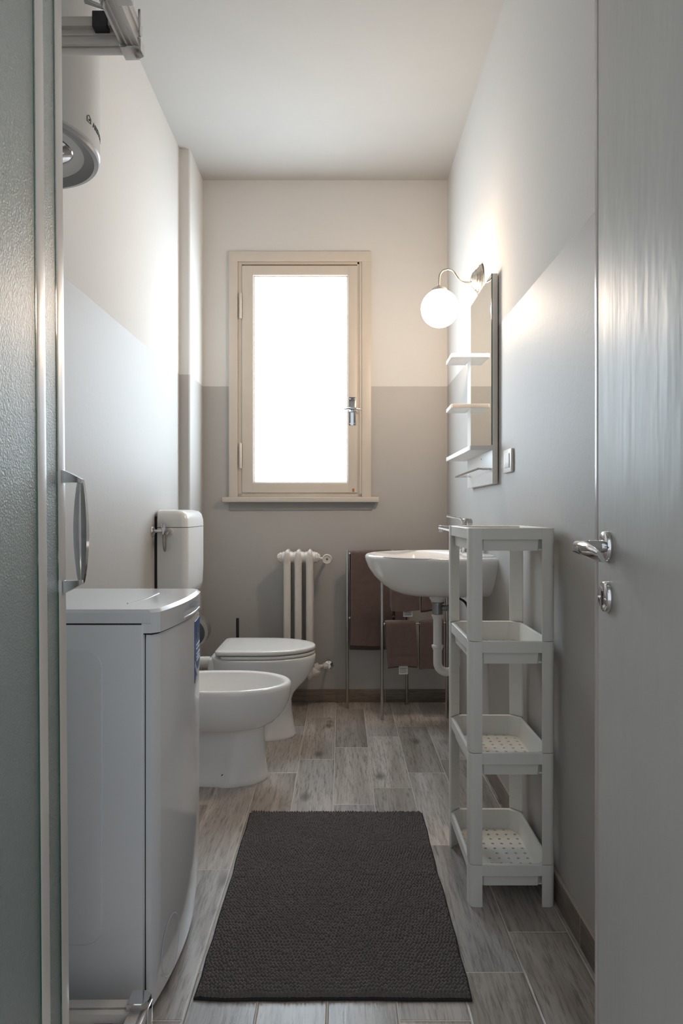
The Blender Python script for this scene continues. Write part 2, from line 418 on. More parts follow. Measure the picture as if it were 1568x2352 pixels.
# open door on the right
phi = math.radians(2.5); De = 1.20; ex = 0.3735*De
L = 0.775; hxx = ex - math.sin(phi)*L; hyy = De - math.cos(phi)*L
dr = bpy.data.objects.new('door_1', None); S.collection.objects.link(dr); dr.location = (hxx, hyy, 0); dr.rotation_euler = (0, 0, -phi)
dr['kind'] = 'structure'
B().box(0, 0.04, 0, L-0.008, 0.008, 2.09, 0.0012).build('door_leaf', 'door', dr, local=True)
B().box(0.0015, 0.0385, L-0.009, L-0.0065, 0.008, 2.09).build('edge_joint', 'doorgap', dr, local=True)
B().box(-0.001, 0.041, L-0.0065, L+0.008, 0.008, 2.09, 0.0015).build('edge_strip', mat('pale door edge strip', (0.56, 0.50, 0.46), 0.25), dr, local=True)
hy_, hz_ = L-0.055, 0.992
def rosette(z, name):
    return B().lathe2([(0, 0.026), (0.005, 0.026), (0.0075, 0.0245), (0.0085, 0.0215), (0.0085, 0.001)], (0, hy_, z), (-1, 0, 0), 40).build(name, 'chrome', dr, local=True)
ro = rosette(hz_, 'handle_rosette')
b = B(); b.cyl((-0.008, hy_, hz_), (-0.030, hy_, hz_), 0.0105, seg=24)
R = []
def sec(c, ux, uy, w, h, n=20, e=2.6):
    pts = []
    for i in range(n):
        a = 2*PI*i/n; ca, sa = math.cos(a), math.sin(a)
        x = math.copysign(abs(ca)**(2/e), ca)*w; y = math.copysign(abs(sa)**(2/e), sa)*h
        pts.append(Vector(c)+Vector(ux)*x+Vector(uy)*y)
    return pts
R.append(sec((-0.020, hy_, hz_), (0, 1, 0), (0, 0, 1), 0.010, 0.010))
R.append(sec((-0.040, hy_, hz_), (0.2, 1, 0), (0, 0, 1), 0.011, 0.0105))
R.append(sec((-0.052, hy_-0.006, hz_), (0.7, 0.7, 0), (0, 0, 1), 0.011, 0.0105))
R.append(sec((-0.055, hy_-0.020, hz_-0.0005), (1, 0.15, 0), (0, 0, 1), 0.0095, 0.0105))
R.append(sec((-0.055, hy_-0.060, hz_-0.001), (1, 0, 0.3), (-0.3, 0, 1), 0.0070, 0.0125))
R.append(sec((-0.054, hy_-0.100, hz_-0.006), (1, 0, 0.5), (-0.5, 0, 1), 0.0050, 0.0115))
R.append(sec((-0.052, hy_-0.125, hz_-0.009), (1, 0, 0.6), (-0.6, 0, 1), 0.003, 0.008))
b.rings(R); b.build('handle_lever', 'chrome', dr, local=True)
kz = 0.908
kr = rosette(kz, 'keyhole_rosette')
b = B(); b.cyl((-0.0080, hy_, kz+0.006), (-0.0092, hy_, kz+0.006), 0.0042, seg=16); b.box(-0.0092, -0.008, hy_-0.0022, hy_+0.0022, kz-0.014, kz+0.008)
b.build('keyhole', 'black', kr, local=True)
b = B()
for s_ in (-1, 1):
    b.sphere((-0.0086, hy_+s_*0.016, kz-0.003), 0.0025, seg=10)
b.build('screw', 'chrome', kr, local=True)

# ------------------------------------------------------------------ shower enclosure
tilt = -0.0076
sh = thing('shower_enclosure', 'shower enclosure at the left with textured glass and champagne metal frame', 'shower', (0.008, 0, 0), (0, tilt, 0))
XO, YO = -0.372, 1.318      # outer corner
ZT0, ZT1 = 1.930, 1.978; ZB0, ZB1 = 0.076, 0.127
X0 = XN+0.03
def P(bb, n, m='alu', par=None): return bb.build(n, m, par or sh, local=True)
t_ = B(); t_.box(X0, XO+0.002, YF, YO+0.002, 0.0, ZB0, 0.008); P(t_, 'shower_tray', 'ceramic')
def rail(n, x0, x1, y0, y1, z0, z1, along):
    b = B(); b.box(x0, x1, y0, y1, z0, z1, 0.002)
    zt = z0 if z0 > 1 else z1
    if along == 'x':
        b.box(x0, x1, y0-0.003, y0+0.01, z0, z0+0.012, 0.0015); b.box(x0, x1, y0-0.003, y0+0.01, z0+0.017, z0+0.021, 0.001)
        b.box(x0, x1, y0-0.010, y0+0.01, z1-0.018, z1, 0.002)
    else:
        b.box(x0-0.003, x1+0.002, y0, y1, z0, z0+0.004, 0.001); b.box(x1-0.01, x1+0.003, y0, y1, z1-0.02, z1, 0.002)
        b.box(x0+0.009, x0+0.012, y0, y1, z0-0.002, z0+0.004); b.box(x0+0.019, x0+0.022, y0, y1, z0-0.002, z0+0.004)
    return P(b, n)
rail('top_rail', X0, XO-0.012, YO-0.036, YO-0.006, ZT0, ZT1, 'x')
rail('top_rail', XO-0.034, XO-0.004, YF, YO-0.014, ZT0, ZT1, 'y')
rail('bottom_rail', X0, XO-0.012, YO-0.036, YO-0.006, ZB0, ZB1-0.010, 'x')
rail('bottom_rail', XO-0.034, XO-0.004, YF, YO-0.014, ZB0, ZB1-0.010, 'y')
for n, z0, z1 in (('corner_cap', ZT0-0.006, ZT0+0.018), ('corner_cap', ZB1-0.012, ZB1+0.004)):
    b = B(); b.prism([(XO-0.038, YO-0.040), (XO-0.010, YO-0.040), (XO, YO-0.030), (XO+0.001, YO-0.010), (XO-0.010, YO), (XO-0.038, YO)], z0, z1, 0.003); P(b, n, 'chrome')
b = B(); b.box(XO-0.003, XO+0.0015, YO-0.036, YO-0.03, ZT0+0.018, ZT1+0.02, 0.001); P(b, 'corner_trim', 'chrome'); b = B(); b.box(XO-0.004, XO+0.002, YO-0.034, YO-0.004, ZB0-0.05, ZB1-0.01, 0.002); P(b, 'corner_trim', 'chrome')
# roller blocks and brackets
B_ = B().box(-0.455, -0.428, YO-0.055, YO-0.030, ZT0+0.022, ZT1+0.004, 0.002); P(B_, 'roller_block', 'dark')
B_ = B().box(-0.470, -0.435, YO-0.052, YO-0.030, ZB0-0.002, ZB0+0.022, 0.002); P(B_, 'roller_block', 'dark')
B_ = B().box(XO-0.002, XO+0.026, 1.085, 1.160, 1.912, 1.985, 0.002); P(B_, 'rail_bracket', 'alu')
b = B(); b.tube([(-0.418, 1.165, 2.0), (-0.432, 1.165, 1.955), (-0.428, 1.165, 1.925), (-0.402, 1.165, 1.915), (-0.396, 1.165, 1.95)], 0.005, 10); P(b, 'roller_hook', 'chrome')
# side: fixed panel and slid-open door
def panel_side(name, xg, y0, y1, postw, z0=ZB1-0.012, z1=ZT0+0.004):
    fr = P(B().box(xg-0.014, xg+0.0035, y1-postw, y1, z0, z1, 0.0015).box(xg-0.016, xg-0.012, y1-postw*0.6, y1-postw*0.4, z0, z1), name)
    P(B().box(xg-0.0025, xg+0.0025, y0, y1-postw+0.002, z0, z1), 'glass_panel', 'glass', fr)
    P(B().box(xg-0.004, xg+0.003, y1-postw-0.003, y1-postw, z0, z1), 'glass_seal', 'glassedge', fr)
    return fr
panel_side('fixed_panel', XO-0.0045, YF+0.004, 0.865, 0.024)
sd = panel_side('sliding_door', XO-0.0225, 0.55, 0.968, 0.024)
hb = B(); hx0 = XO-0.018; hy0 = 0.960; hxo = hx0+0.030
ztp, zbt = 1.113, 0.938
def quadsec(c, a, bb_, w, h): return [Vector(c)+Vector(a)*(sx*w)+Vector(bb_)*(sz*h) for sx, sz in ((-1, -1), (1, -1), (1, 1), (-1, 1))]
hb.rings([quadsec((hx0, hy0, ztp-0.010), (0, 1, 0), (0, 0, 1), 0.006, 0.009), quadsec((hx0+0.012, hy0, ztp-0.0125), (0, 1, 0), (0, 0, 1), 0.005, 0.006), quadsec((hxo-0.003, hy0, ztp-0.017), (0, 1, 0), (0, 0, 1), 0.004, 0.0025)])
hb.rings([quadsec((hx0, hy0, zbt+0.010), (0, 1, 0), (0, 0, 1), 0.006, 0.009), quadsec((hx0+0.012, hy0, zbt+0.0125), (0, 1, 0), (0, 0, 1), 0.005, 0.006), quadsec((hxo-0.003, hy0, zbt+0.017), (0, 1, 0), (0, 0, 1), 0.004, 0.0025)])
for off, sgn in ((0.0, 1), (-0.004, -1)):
    R = []
    for i in range(15):
        f = i/14; z = zbt+0.016+(ztp-zbt-0.032)*f; bow = math.sin(PI*f)**0.8
        R.append(quadsec((hxo-0.004+off+sgn*0.0035*bow, hy0, z), (1, 0, 0), (0, 1, 0), 0.0016+0.0022*bow, 0.003+0.002*bow))
    hb.rings(R)
hb.build('door_handle', 'chrome', sd, local=True, ang=25)
# far side: fixed panel and door slid to the wall side
fr = P(B().box(-0.60, -0.584, YO-0.020, YO-0.004, ZB1-0.012, ZT0+0.004, 0.002), 'fixed_panel')
P(B().box(X0+0.02, -0.599, YO-0.014, YO-0.009, ZB1-0.012, ZT0+0.004), 'glass_panel', 'glass', fr)
for x0, x1, y0, y1 in ((X0, X0+0.022, YO-0.036, YO-0.002), (XO-0.036, XO-0.002, YF, YF+0.02)):
    P(B().box(x0, x1, y0, y1, ZB1-0.02, ZT1, 0.002), 'wall_profile')

# ------------------------------------------------------------------ water heater
hcx, hcy, hr, hzb = -0.803, 1.672, 0.200, 1.930
wh = thing('water_heater', 'white cylindrical electric water heater hung high above the washing machine', 'water heater', (hcx, hcy, hzb))
B().lathe2([(0.012, hr-0.004), (0.016, hr), (0.68, hr), (0.72, hr-0.02), (0.74, hr-0.08), (0.745, 0.001)], (hcx, hcy, hzb), (0, 0, 1), 96).build('tank', 'heater', wh)
B().lathe2([(0.014, hr-0.006), (0.008, hr-0.0015), (0.001, hr-0.004), (-0.001, hr-0.014), (0.006, hr-0.022), (0.02, hr-0.06), (0.026, 0.088), (0.026, 0.001)], (hcx, hcy, hzb), (0, 0, 1), 96).build('base_cover', 'greyring', wh)
B().lathe2([(0.022, 0.096), (0.018, 0.099), (0.012, 0.094), (0.010, 0.088), (-0.004, 0.060), (-0.009, 0.03), (-0.010, 0.001)], (hcx+0.045, hcy, hzb), (0, 0, 1), 64).build('thermostat_dial', 'chrome', wh)
B().box(hcx+0.06, hcx+0.115, hcy-0.004, hcy+0.004, hzb-0.008, hzb+0.004, 0.001).build('dial_pointer', 'red', wh)
b = B(); b.box(XN, hcx-0.15, hcy-0.12, hcy+0.12, hzb+0.5, hzb+0.56, 0.004); b.build('wall_bracket', 'heater', wh)
b = B(); b.tube([(hcx-0.06, hcy+0.05, hzb+0.02), (hcx-0.06, hcy+0.05, hzb-0.05), (hcx-0.12, hcy+0.05, hzb-0.1), (XN+0.002, hcy+0.05, hzb-0.1)], 0.008, 12); b.build('water_pipe', 'chrome', wh)
me = text_mesh('ARISTON', 0.0185, 0.0003, True)
for v in me.vertices:
    a = math.radians(-4.5) + v.co.x*1.02/hr; rr = hr + 0.0004 + v.co.z
    v.co = Vector((hcx+rr*math.cos(a), hcy+rr*math.sin(a), 1.984+v.co.y))
lg = link('brand_text', me, 'print', wh)
b = B()
def wrap(pts, w):
    for p, q in zip(pts, pts[1:]):
        A = []
        for x, y in (p, q):
            a = math.radians(-9.5)+x/hr; A.append(Vector((hcx+(hr+0.0006)*math.cos(a), hcy+(hr+0.0006)*math.sin(a), 1.984+y)))
        b.tube(A, w, 6)
wrap([(-.009, .001), (.007, .001), (.007, .012), (-.001, .018), (-.009, .012), (-.009, .001)], 0.0009); b.sphere((hcx+(hr)*math.cos(math.radians(-9.5)), hcy+hr*math.sin(math.radians(-9.5)), 1.991), 0.0026, seg=10)
b.build('house_emblem', 'print', wh)

# ------------------------------------------------------------------ washing machine
wm = thing('washing_machine', 'white top-loading washing machine with bowed front beside the shower', 'washing machine', (-0.67, 1.60, 0))
WX0, WY0, WY1 = -0.975, 1.408, 1.800
def bow(y, base=-0.384, amp=0.026):
    f = (y-WY0)/(WY1-WY0)
    f = min(1, max(0, f)); r = base+0.016*4*f*(1-f) + 0.010*f
    return r
def front_outline(dx=0.0, ins=0.0, rc=0.010):
    pts = [(WX0, WY0+ins)]
    n = 26
    for i in range(n+1):
        f = i/n; y = WY0+ins+(WY1-WY0-2*ins)*f
        x = bow(y)+dx
        e = min(f, 1-f)*(WY1-WY0)
        if e < rc: x -= rc*0.8*(1-math.sqrt(max(0, 1-(1-e/rc)**2)))
        pts.append((x, y))
    pts.append((WX0, WY1-ins)); return pts
b = B()
o1 = front_outline(-0.004, 0.003); o2 = front_outline(0, 0.0)
o3 = front_outline(-0.012, 0.004)
zs = [(0.02, o3), (0.10, front_outline(-0.004, 0.002)), (0.22, o2), (0.785, o2), (0.797, o1)]
b.rings([[Vector((x, y, z)) for x, y in o] for z, o in zs]); wbody = b.build('cabinet', 'enamel', wm, ang=40)
# side panel seam and embossed panel on the side facing the camera
b = B(); b.box(-0.4055, -0.4035, WY0-0.0006, WY0+0.003, 0.03, 0.800); b.build('panel_seam', 'gap', wm)
b = B()
b.box(WX0, -0.408, WY0-0.004, WY0+0.004, 0.03, 0.8175, 0.003); sp = b.build('side_panel', 'enamel', wm)
def emb(x0, x1, z0, z1, r, d, w):
    pts = []
    for cx, cz_, a0 in ((x1-r, z1-r, 0), (x0+r, z1-r, 90), (x0+r, z0+r, 180), (x1-r, z0+r, 270)):
        for k in range(7):
            a = math.radians(a0+15*k); pts.append((cx+r*math.cos(a), cz_+r*math.sin(a)))
    return pts
poly = emb(WX0+0.05, -0.492, 0.16, 0.765, 0.035, 0, 0)
mm = Matrix(((1, 0, 0, 0), (0, 0, -1, WY0-0.003), (0, 1, 0, 0), (0, 0, 0, 1)))
B().prism(poly, 0.0, 0.0028, 0.0022, mm).build('embossed_panel', 'enamel', sp)
# lid with pocket handle
b = B()
lo0 = front_outline(0.004, -0.001, 0.016); lo1 = front_outline(0.004, -0.001, 0.016); lo2 = front_outline(-0.004, 0.004, 0.016)
b.rings([[Vector((x, y, z)) for x, y in o] for z, o in ((0.820, lo0), (0.842, lo1), (0.8485, lo2))]); lid = b.build('lid', 'enamel', wm, ang=40)
b = B(); fo = front_outline(0.004, -0.001, 0.016)
poly2 = [(-0.425, WY0-0.001)] + [p for p in fo[1:-1]] + [(-0.425, WY1+0.001)]
zz0 = [0.800, 0.800, 0.8205]
b.rings([[Vector((x, y, z)) for x, y in poly2] for z in (0.800, 0.8205)]); lip = b.build('lid_front', 'enamel', lid, ang=40)
b = B().box(-0.425, -0.30, 1.565, 1.745, 0.806, 0.836, 0.004)
lidc = B().box(-0.385, -0.30, 1.565, 1.745, 0.808, 0.834, 0.003)
for oo in (lid, lip):
    c = B().box(-0.385, -0.30, 1.565, 1.745, 0.808, 0.834, 0.003)
    bmesh.ops.translate(c.bm, vec=-world_loc(oo), verts=c.bm.verts)
    # bring object to origin for the cut
    par = oo.parent; oo.parent = None; loc = oo.location.copy()
    boolean(oo, c); oo.parent = par; oo.location = loc
b.bm.free(); lidc.bm.free()
B().tube([(bow(1.565)+0.004, 1.565, 0.8075), (bow(1.62)+0.006, 1.62, 0.8075), (bow(1.68)+0.006, 1.68, 0.8075), (bow(1.745)+0.004, 1.745, 0.8075)], 0.0022, 8).build('handle_lip', 'enamel', lid)
b = B(); b.box(WX0+0.01, -0.412, WY0-0.0015, WY1-0.006, 0.8172, 0.8205)
b.rings([[Vector((x, y, z)) for x, y in [(-0.42, WY0+0.004)]+front_outline(-0.001, 0.001)[1:-1]+[(-0.42, WY1-0.004)]] for z in (0.7965, 0.8008)])
b.build('lid_gap', 'gap', wm)
b = B(); b.tube([(-0.47, 1.50, 0.8483), (-0.455, 1.60, 0.8483), (-0.455, 1.70, 0.8483)], 0.0022, 8); b.build('lid_crease', 'enamel', lid)
# filter cover
fy, fz, fr_ = 1.492, 0.105, 0.052
R = []
for rr, dd in ((fr_, 0.0006), (fr_-0.0018, 0.0016), (fr_-0.003, 0.0005)):
    R.append([Vector((bow(fy+rr*math.cos(a))+dd-(0.004*(1-min(1, (fz+rr*1.25*math.sin(a))/0.22))), fy+rr*math.cos(a), fz+rr*1.25*math.sin(a))) for a in [2*PI*k/40 for k in range(40)]])
b = B(); b.rings(R, cap0=False, cap1=False); b.build('filter_cover', 'lilac', wm)
for yy in (WY0+0.05, WY1-0.05):
    for xx in (WX0+0.06, -0.45):
        B().cyl((xx, yy, 0), (xx, yy, 0.024), 0.02, bev=0.003).build('foot', 'dark', wm)
# energy sticker on the front
def patch(y0, y1, pts_z, off, name, material, par):
    """strip between z0(y) and z1(y) following the bowed front"""
    b = B(); n = 12; rings = []
    for i in range(n+1):
        y = y0+(y1-y0)*i/n; zl, zu = pts_z((i/n)); x = bow(y)+off
        rings.append([Vector((x, y, zl)), Vector((x, y, zu)), Vector((x-0.0008, y, zu)), Vector((x-0.0008, y, zl))])
    b.rings(rings); return b.build(name, material, par)
st_y0, st_y1 = 1.690, 1.797
stk = patch(st_y0, st_y1-0.006, lambda f: (0.625+0.05*max(0, f), 0.778), 0.0012, 'sticker', 'blue', wm)
patch(st_y0+0.0, st_y1-0.006, lambda f: (0.638+0.045*(1-math.sin(PI*(0.12+0.8*f))), 0.650+0.05*(1-math.sin(PI*(0.12+0.8*f)))), 0.0020, 'swoosh', 'lilac', stk)
me = text_mesh('6', 0.050, 0.0002, True)
for v in me.vertices:
    y = st_y0+0.03+v.co.x; v.co = Vector((bow(y)+0.0022, y, 0.725+v.co.y))
link('printed_number', me, 'lilac', stk)
for k, (ya, yb, z) in enumerate(((0.02, 0.09, 0.713), (0.02, 0.075, 0.704), (0.025, 0.09, 0.690), (0.025, 0.08, 0.682), (0.025, 0.085, 0.674))):
    patch(st_y0+ya, st_y0+yb, lambda f, z=z: (z, z+0.0035), 0.0020, 'print_line', 'lilac', stk)

# ------------------------------------------------------------------ sanitary ware
def egg(cu, cy, z, af, ab, w, n=56, e_back=3.2, e_front=2.0, wr=None):
    pts = []
    for i in range(n):
        a = 2*PI*i/n; ca, sa = math.cos(a), math.sin(a)
        e = e_front if ca >= 0 else e_back
        A = af if ca >= 0 else ab
        u = math.copysign(abs(ca)**(2/e), ca)*A; v = math.copysign(abs(sa)**(2/e), sa)*w
        c0 = 0.15+1.9*z
        if wr is not None and ca < c0:
            t = min(1, max(0, (c0-ca)/0.22)); t = t*t*(3-2*t); v *= 1-wr*t
        pts.append(Vector((cu+u, cy+v, z)))
    return pts
# bidet: wall at XL
bc = 2.712
bd = thing('bidet', 'white ceramic floor-standing bidet nearest the washing machine', 'bidet', (XL+0.30, bc, 0))
b = B()
def bt(z, tip, w, back=-0.735, wr=None, ef=2.0):
    cu = -0.47 if z < 0.225 else -0.45
    return egg(cu, bc, z, tip-cu, cu-back, w, e_front=ef, wr=wr)
R = [bt(0.0, -0.292, 0.118, -0.725, 0.10), bt(0.006, -0.290, 0.120, -0.725, 0.10), bt(0.02, -0.293, 0.117, -0.725, 0.14), bt(0.05, -0.298, 0.112, -0.725, 0.26), bt(0.10, -0.302, 0.107, -0.725, 0.26),
     bt(0.16, -0.306, 0.104, -0.725, 0.22), bt(0.195, -0.305, 0.104, -0.725, 0.15), bt(0.206, -0.300, 0.107, -0.725, 0.05),
     bt(0.214, -0.288, 0.120, -0.728), bt(0.225, -0.268, 0.134), bt(0.245, -0.245, 0.150), bt(0.27, -0.226, 0.163), bt(0.30, -0.211, 0.173), bt(0.335, -0.202, 0.179), bt(0.362, -0.199, 0.181),
     bt(0.374, -0.201, 0.180), bt(0.380, -0.206, 0.176), bt(0.382, -0.213, 0.170), bt(0.381, -0.224, 0.158, -0.69), bt(0.376, -0.232, 0.150, -0.67), bt(0.355, -0.238, 0.145, -0.66), bt(0.31, -0.255, 0.125, -0.64),
     bt(0.27, -0.30, 0.09, -0.60), bt(0.255, -0.36, 0.04, -0.52), bt(0.253, -0.42, 0.012, -0.48)]
b.rings(R); b.build('bowl', 'ceramic', bd, ang=60)
b = B(); b.cyl((-0.455, bc-0.0955, 0.038), (-0.455, bc-0.075, 0.038), 0.006, seg=14); b.build('bolt_hole', 'drainhole', bd)
b = B(); b.lathe2([(0, 0.02), (0.004, 0.018), (0.004, 0.001)], (-0.45, bc, 0.2535), (0, 0, 1), 24); b.build('drain', 'chrome', bd)
tp = thing('bidet_tap', 'small chrome tap on the bidet, mostly hidden by the washing machine', 'tap', (-0.70, bc, 0.382))
B().lathe2([(0, 0.026), (0.006, 0.025), (0.01, 0.021), (0.06, 0.02), (0.066, 0.017)], (-0.70, bc, 0.382), (0, 0, 1), 28).build('body', 'chrome', tp)
B().tube([(-0.70, bc, 0.405), (-0.65, bc, 0.418), (-0.60, bc, 0.405), (-0.585, bc, 0.392)], [0.013, 0.012, 0.010, 0.010], 16).build('spout', 'chrome', tp)
B().rings([sec((-0.70, bc, 0.452), (0, 1, 0), (0, 0, 1), 0.018, 0.006), sec((-0.64, bc, 0.462), (0, 1, 0), (0, 0, 1), 0.012, 0.004), sec((-0.572, bc, 0.470), (0, 1, 0), (0, 0, 1), 0.010, 0.0035)]).build('lever', 'chrome', tp)

# toilet
tc = 3.225
tt = thing('toilet', 'white ceramic toilet with closed cream lid beside the radiator', 'toilet', (XL+0.38, tc, 0))
def tr(z, tip, w, back, wr=None, cu=-0.38, ef=2.0, eb=3.4): return egg(cu, tc, z, tip-cu, cu-back, w, e_front=ef, e_back=eb, wr=wr)
R = [tr(0, -0.216, 0.108, -0.62, 0.05), tr(0.006, -0.213, 0.110, -0.62, 0.05), tr(0.015, -0.217, 0.107, -0.62, 0.1), tr(0.06, -0.226, 0.101, -0.61, .2), tr(0.12, -0.234, 0.098, -0.60, .2), tr(0.17, -0.236, 0.098, -0.60, .15),
     tr(0.20, -0.225, 0.106, -0.60), tr(0.23, -0.200, 0.122, -0.60), tr(0.26, -0.170, 0.138, -0.60), tr(0.30, -0.142, 0.158, -0.60), tr(0.335, -0.128, 0.170, -0.60, .04),
     tr(0.365, -0.122, 0.177, -0.60, .03), tr(0.378, -0.122, 0.178, -0.602, .0), tr(0.384, -0.126, 0.175, -0.600), tr(0.385, -0.132, 0.168, -0.595)]
b = B(); b.rings(R); b.build('bowl', 'ceramic', tt, ang=60)
b = B(); b.box(-0.614, -0.52, tc-0.105, tc+0.105, 0.29, 0.378, 0.018, 4); b.build('rear_block', 'ceramic', tt)
b = B(); b.cyl((-0.575, tc-0.100, 0.345), (-0.575, tc-0.107, 0.345), 0.005, seg=14); b.build('bolt_hole', 'drainhole', tt)
def slab(z0, z1, tip, w, back, name, material, par, ed=0.005):
    b = B(); c = -0.37
    f = lambda z, d: egg(c, tc, z, tip-d-c, c-back-d, w-d, e_front=2.0, e_back=14.0)
    b.rings([f(z0, ed), f(z0+ed*0.3, ed*0.3), f(z0+ed, 0), f(z1-ed, 0), f(z1-ed*0.3, ed*0.3), f(z1, ed), f(z1+0.001, ed+0.03)]); return b.build(name, material, par, ang=50)
st = slab(0.3875, 0.4015, -0.124, 0.175, -0.548, 'seat', 'seat', tt)
ld = slab(0.4055, 0.425, -0.122, 0.178, -0.572, 'lid', 'seat', tt, 0.007)
for s_ in (-0.075, 0.075): B().cyl((-0.566, tc+s_-0.02, 0.399), (-0.566, tc+s_+0.02, 0.399), 0.011, bev=.002).box(-0.58, -0.552, tc+s_-0.012, tc+s_+0.012, 0.378, 0.398, 0.003).build('hinge', 'seat', tt)

# cistern
cn = thing('cistern', 'white wall-hung flush cistern with rounded lid above the toilet', 'cistern', (XL, 3.165, 0.675))
cy0, cy1, cxf = 2.985, 3.350, -0.672
def rr_(x0, x1, y0, y1, z, r, n=6):
    pts = []
    for cx, cy, a0 in ((x1-r, y1-r, 0), (x0+0.003, y1-0.003, 90), (x0+0.003, y0+0.003, 180), (x1-r, y0+r, 270)):
        rad = r if cx == x1-r else 0.003
        for k in range(n+1):
            a = math.radians(a0+90*k/n); pts.append(Vector((cx+rad*math.cos(a), cy+rad*math.sin(a), z)))
    return pts
xb = XL+0.012
b = B(); b.rings([rr_(xb, cxf-0.03, cy0+0.03, cy1-0.03, 0.672, 0.02), rr_(xb, cxf-0.012, cy0+0.012, cy1-0.012, 0.682, 0.025), rr_(xb, cxf-0.003, cy0+0.002, cy1-0.002, 0.715, 0.03), rr_(xb, cxf, cy0, cy1, 0.80, 0.03), rr_(xb, cxf, cy0, cy1, 0.981, 0.03)])
b.build('tank', 'cistern', cn, ang=50)
b = B(); b.rings([rr_(xb, cxf-0.002, cy0+0.002, cy1-0.002, 0.980, 0.03), rr_(xb, cxf-0.002, cy0+0.002, cy1-0.002, 0.984, 0.03)]); b.build('lid_joint', 'gap', cn)
b = B(); b.rings([rr_(xb, cxf, cy0, cy1, 0.9835, 0.03), rr_(xb, cxf-0.001, cy0+0.001, cy1-0.001, 1.015, 0.03), rr_(xb, cxf-0.007, cy0+0.005, cy1-0.007, 1.040, 0.03), rr_(xb, cxf-0.020, cy0+0.014, cy1-0.020, 1.054, 0.028), rr_(xb, cxf-0.045, cy0+0.035, cy1-0.05, 1.060, 0.022)])
b.build('lid', 'cistern', cn, ang=50)
B().box(XL, xb+0.002, cy0+0.006, cy1-0.006, 0.69, 1.03).build('gap_shade', 'gap', cn)  # near-black slab stands in for the shaded gap behind the tank
b = B(); b.tube([(-0.735, tc-0.02, 0.69), (-0.735, tc-0.02, 0.42)] + [(-0.735+0.06*(1-math.cos(a)), tc-0.02, 0.40-0.055*math.sin(a)) for a in [PI/2*k/8 for k in range(9)]] + [(-0.616, tc-0.02, 0.345)], 0.0265, 24)
b.build('flush_pipe', 'pipe', cn)
# inlet
b = B(); b.cyl((-0.748, cy0-0.014, 0.966), (-0.748, cy0, 0.966), 0.014, bev=.002); b.build('inlet_nut', 'seat', cn)
vy = 2.955
vv = thing('angle_valve', 'chrome angle valve on the left wall feeding the cistern', 'valve', (XL, vy, 0.965))
B().lathe2([(0, 0.026), (0.003, 0.026), (0.008, 0.020), (0.011, 0.010), (0.011, 0.001)], (XL, vy, 0.967), (1, 0, 0), 32).build('escutcheon', 'chrome', vv)
B().cyl((XL+0.008, vy, 0.967), (XL+0.052, vy, 0.967), 0.0075).cyl((XL+0.048, vy, 0.952), (XL+0.048, vy, 0.985), 0.0095, bev=.002).build('body', 'chrome', vv)
b = B()
for k in range(10):
    a = 2*PI*k/10; b.cyl((XL+0.048+0.009*math.cos(a), vy+0.009*math.sin(a), 0.984), (XL+0.048+0.009*math.cos(a), vy+0.009*math.sin(a), 0.999), 0.003, seg=8)
b.cyl((XL+0.048, vy, 0.984), (XL+0.048, vy, 0.998), 0.010); b.build('knob', 'chrome', vv)
b = B(); p0 = Vector((XL+0.048, vy, 0.952)); pts = [p0, (XL+0.049, vy, 0.93), (XL+0.052, vy-0.006, 0.90), (XL+0.058, vy-0.012, 0.882), (XL+0.062, vy-0.016, 0.905), (XL+0.063, vy-0.016, 0.935), (XL+0.066, vy-0.013, 0.955), (-0.748, vy+0.010, 0.966), (-0.748, cy0-0.008, 0.966)]
def smooth(pts, n=6):
    pts = [Vector(p) for p in pts]; out = []
    for i in range(len(pts)-1):
        a = pts[max(0, i-1)]; b1 = pts[i]; c = pts[i+1]; d = pts[min(len(pts)-1, i+2)]
        for k in range(n):
            t = k/n; out.append(0.5*((2*b1)+(c-a)*t+(2*a-5*b1+4*c-d)*t*t+(3*b1-a-3*c+d)*t**3))
    out.append(pts[-1]); return out
b.tube(smooth(pts), 0.0045, 10); b.build('hose', 'braid', vv)

# toilet roll holder and brush
th = thing('toilet_roll_holder', 'grey rimmed dark toilet roll holder low on the wall behind the washing machine', 'roll holder', (XL, 3.34, 0.47))
hcx2, hcy2, hcz2 = -0.722, 3.300, 0.470
B().box(XL, hcx2, hcy2+0.085, hcy2+0.094, hcz2-0.012, hcz2+0.012, 0.002).box(XL, XL+0.006, hcy2+0.05, hcy2+0.12, hcz2-0.035, hcz2+0.035, 0.002).build('arm', 'chrome', th)
B().lathe2([(0, 0.076), (0.084, 0.076), (0.088, 0.074), (0.090, 0.066)], (hcx2, hcy2, hcz2), (0, 1, 0), 48).build('cover', 'steel', th)
B().lathe2([(0, 0.064), (-0.002, 0.060), (-0.002, 0.022), (-0.004, 0.018), (-0.004, 0.001)], (hcx2-0.003, hcy2, hcz2-0.006), (0, 1, 0), 48).build('side_disc', 'dark', th)
tb = thing('toilet_brush', 'toilet brush with thin black handle standing behind the toilet', 'toilet brush', (-0.548, 3.60, 0))
B().lathe2([(0, 0.045), (0.005, 0.047), (0.12, 0.045), (0.13, 0.042), (0.125, 0.02)], (-0.548, 3.60, 0), (0, 0, 1), 32).build('holder', 'dark', tb)
B().cyl((-0.548, 3.60, 0.10), (-0.548, 3.60, 0.49), 0.0078, seg=20, bev=0.001).build('handle', 'black', tb)

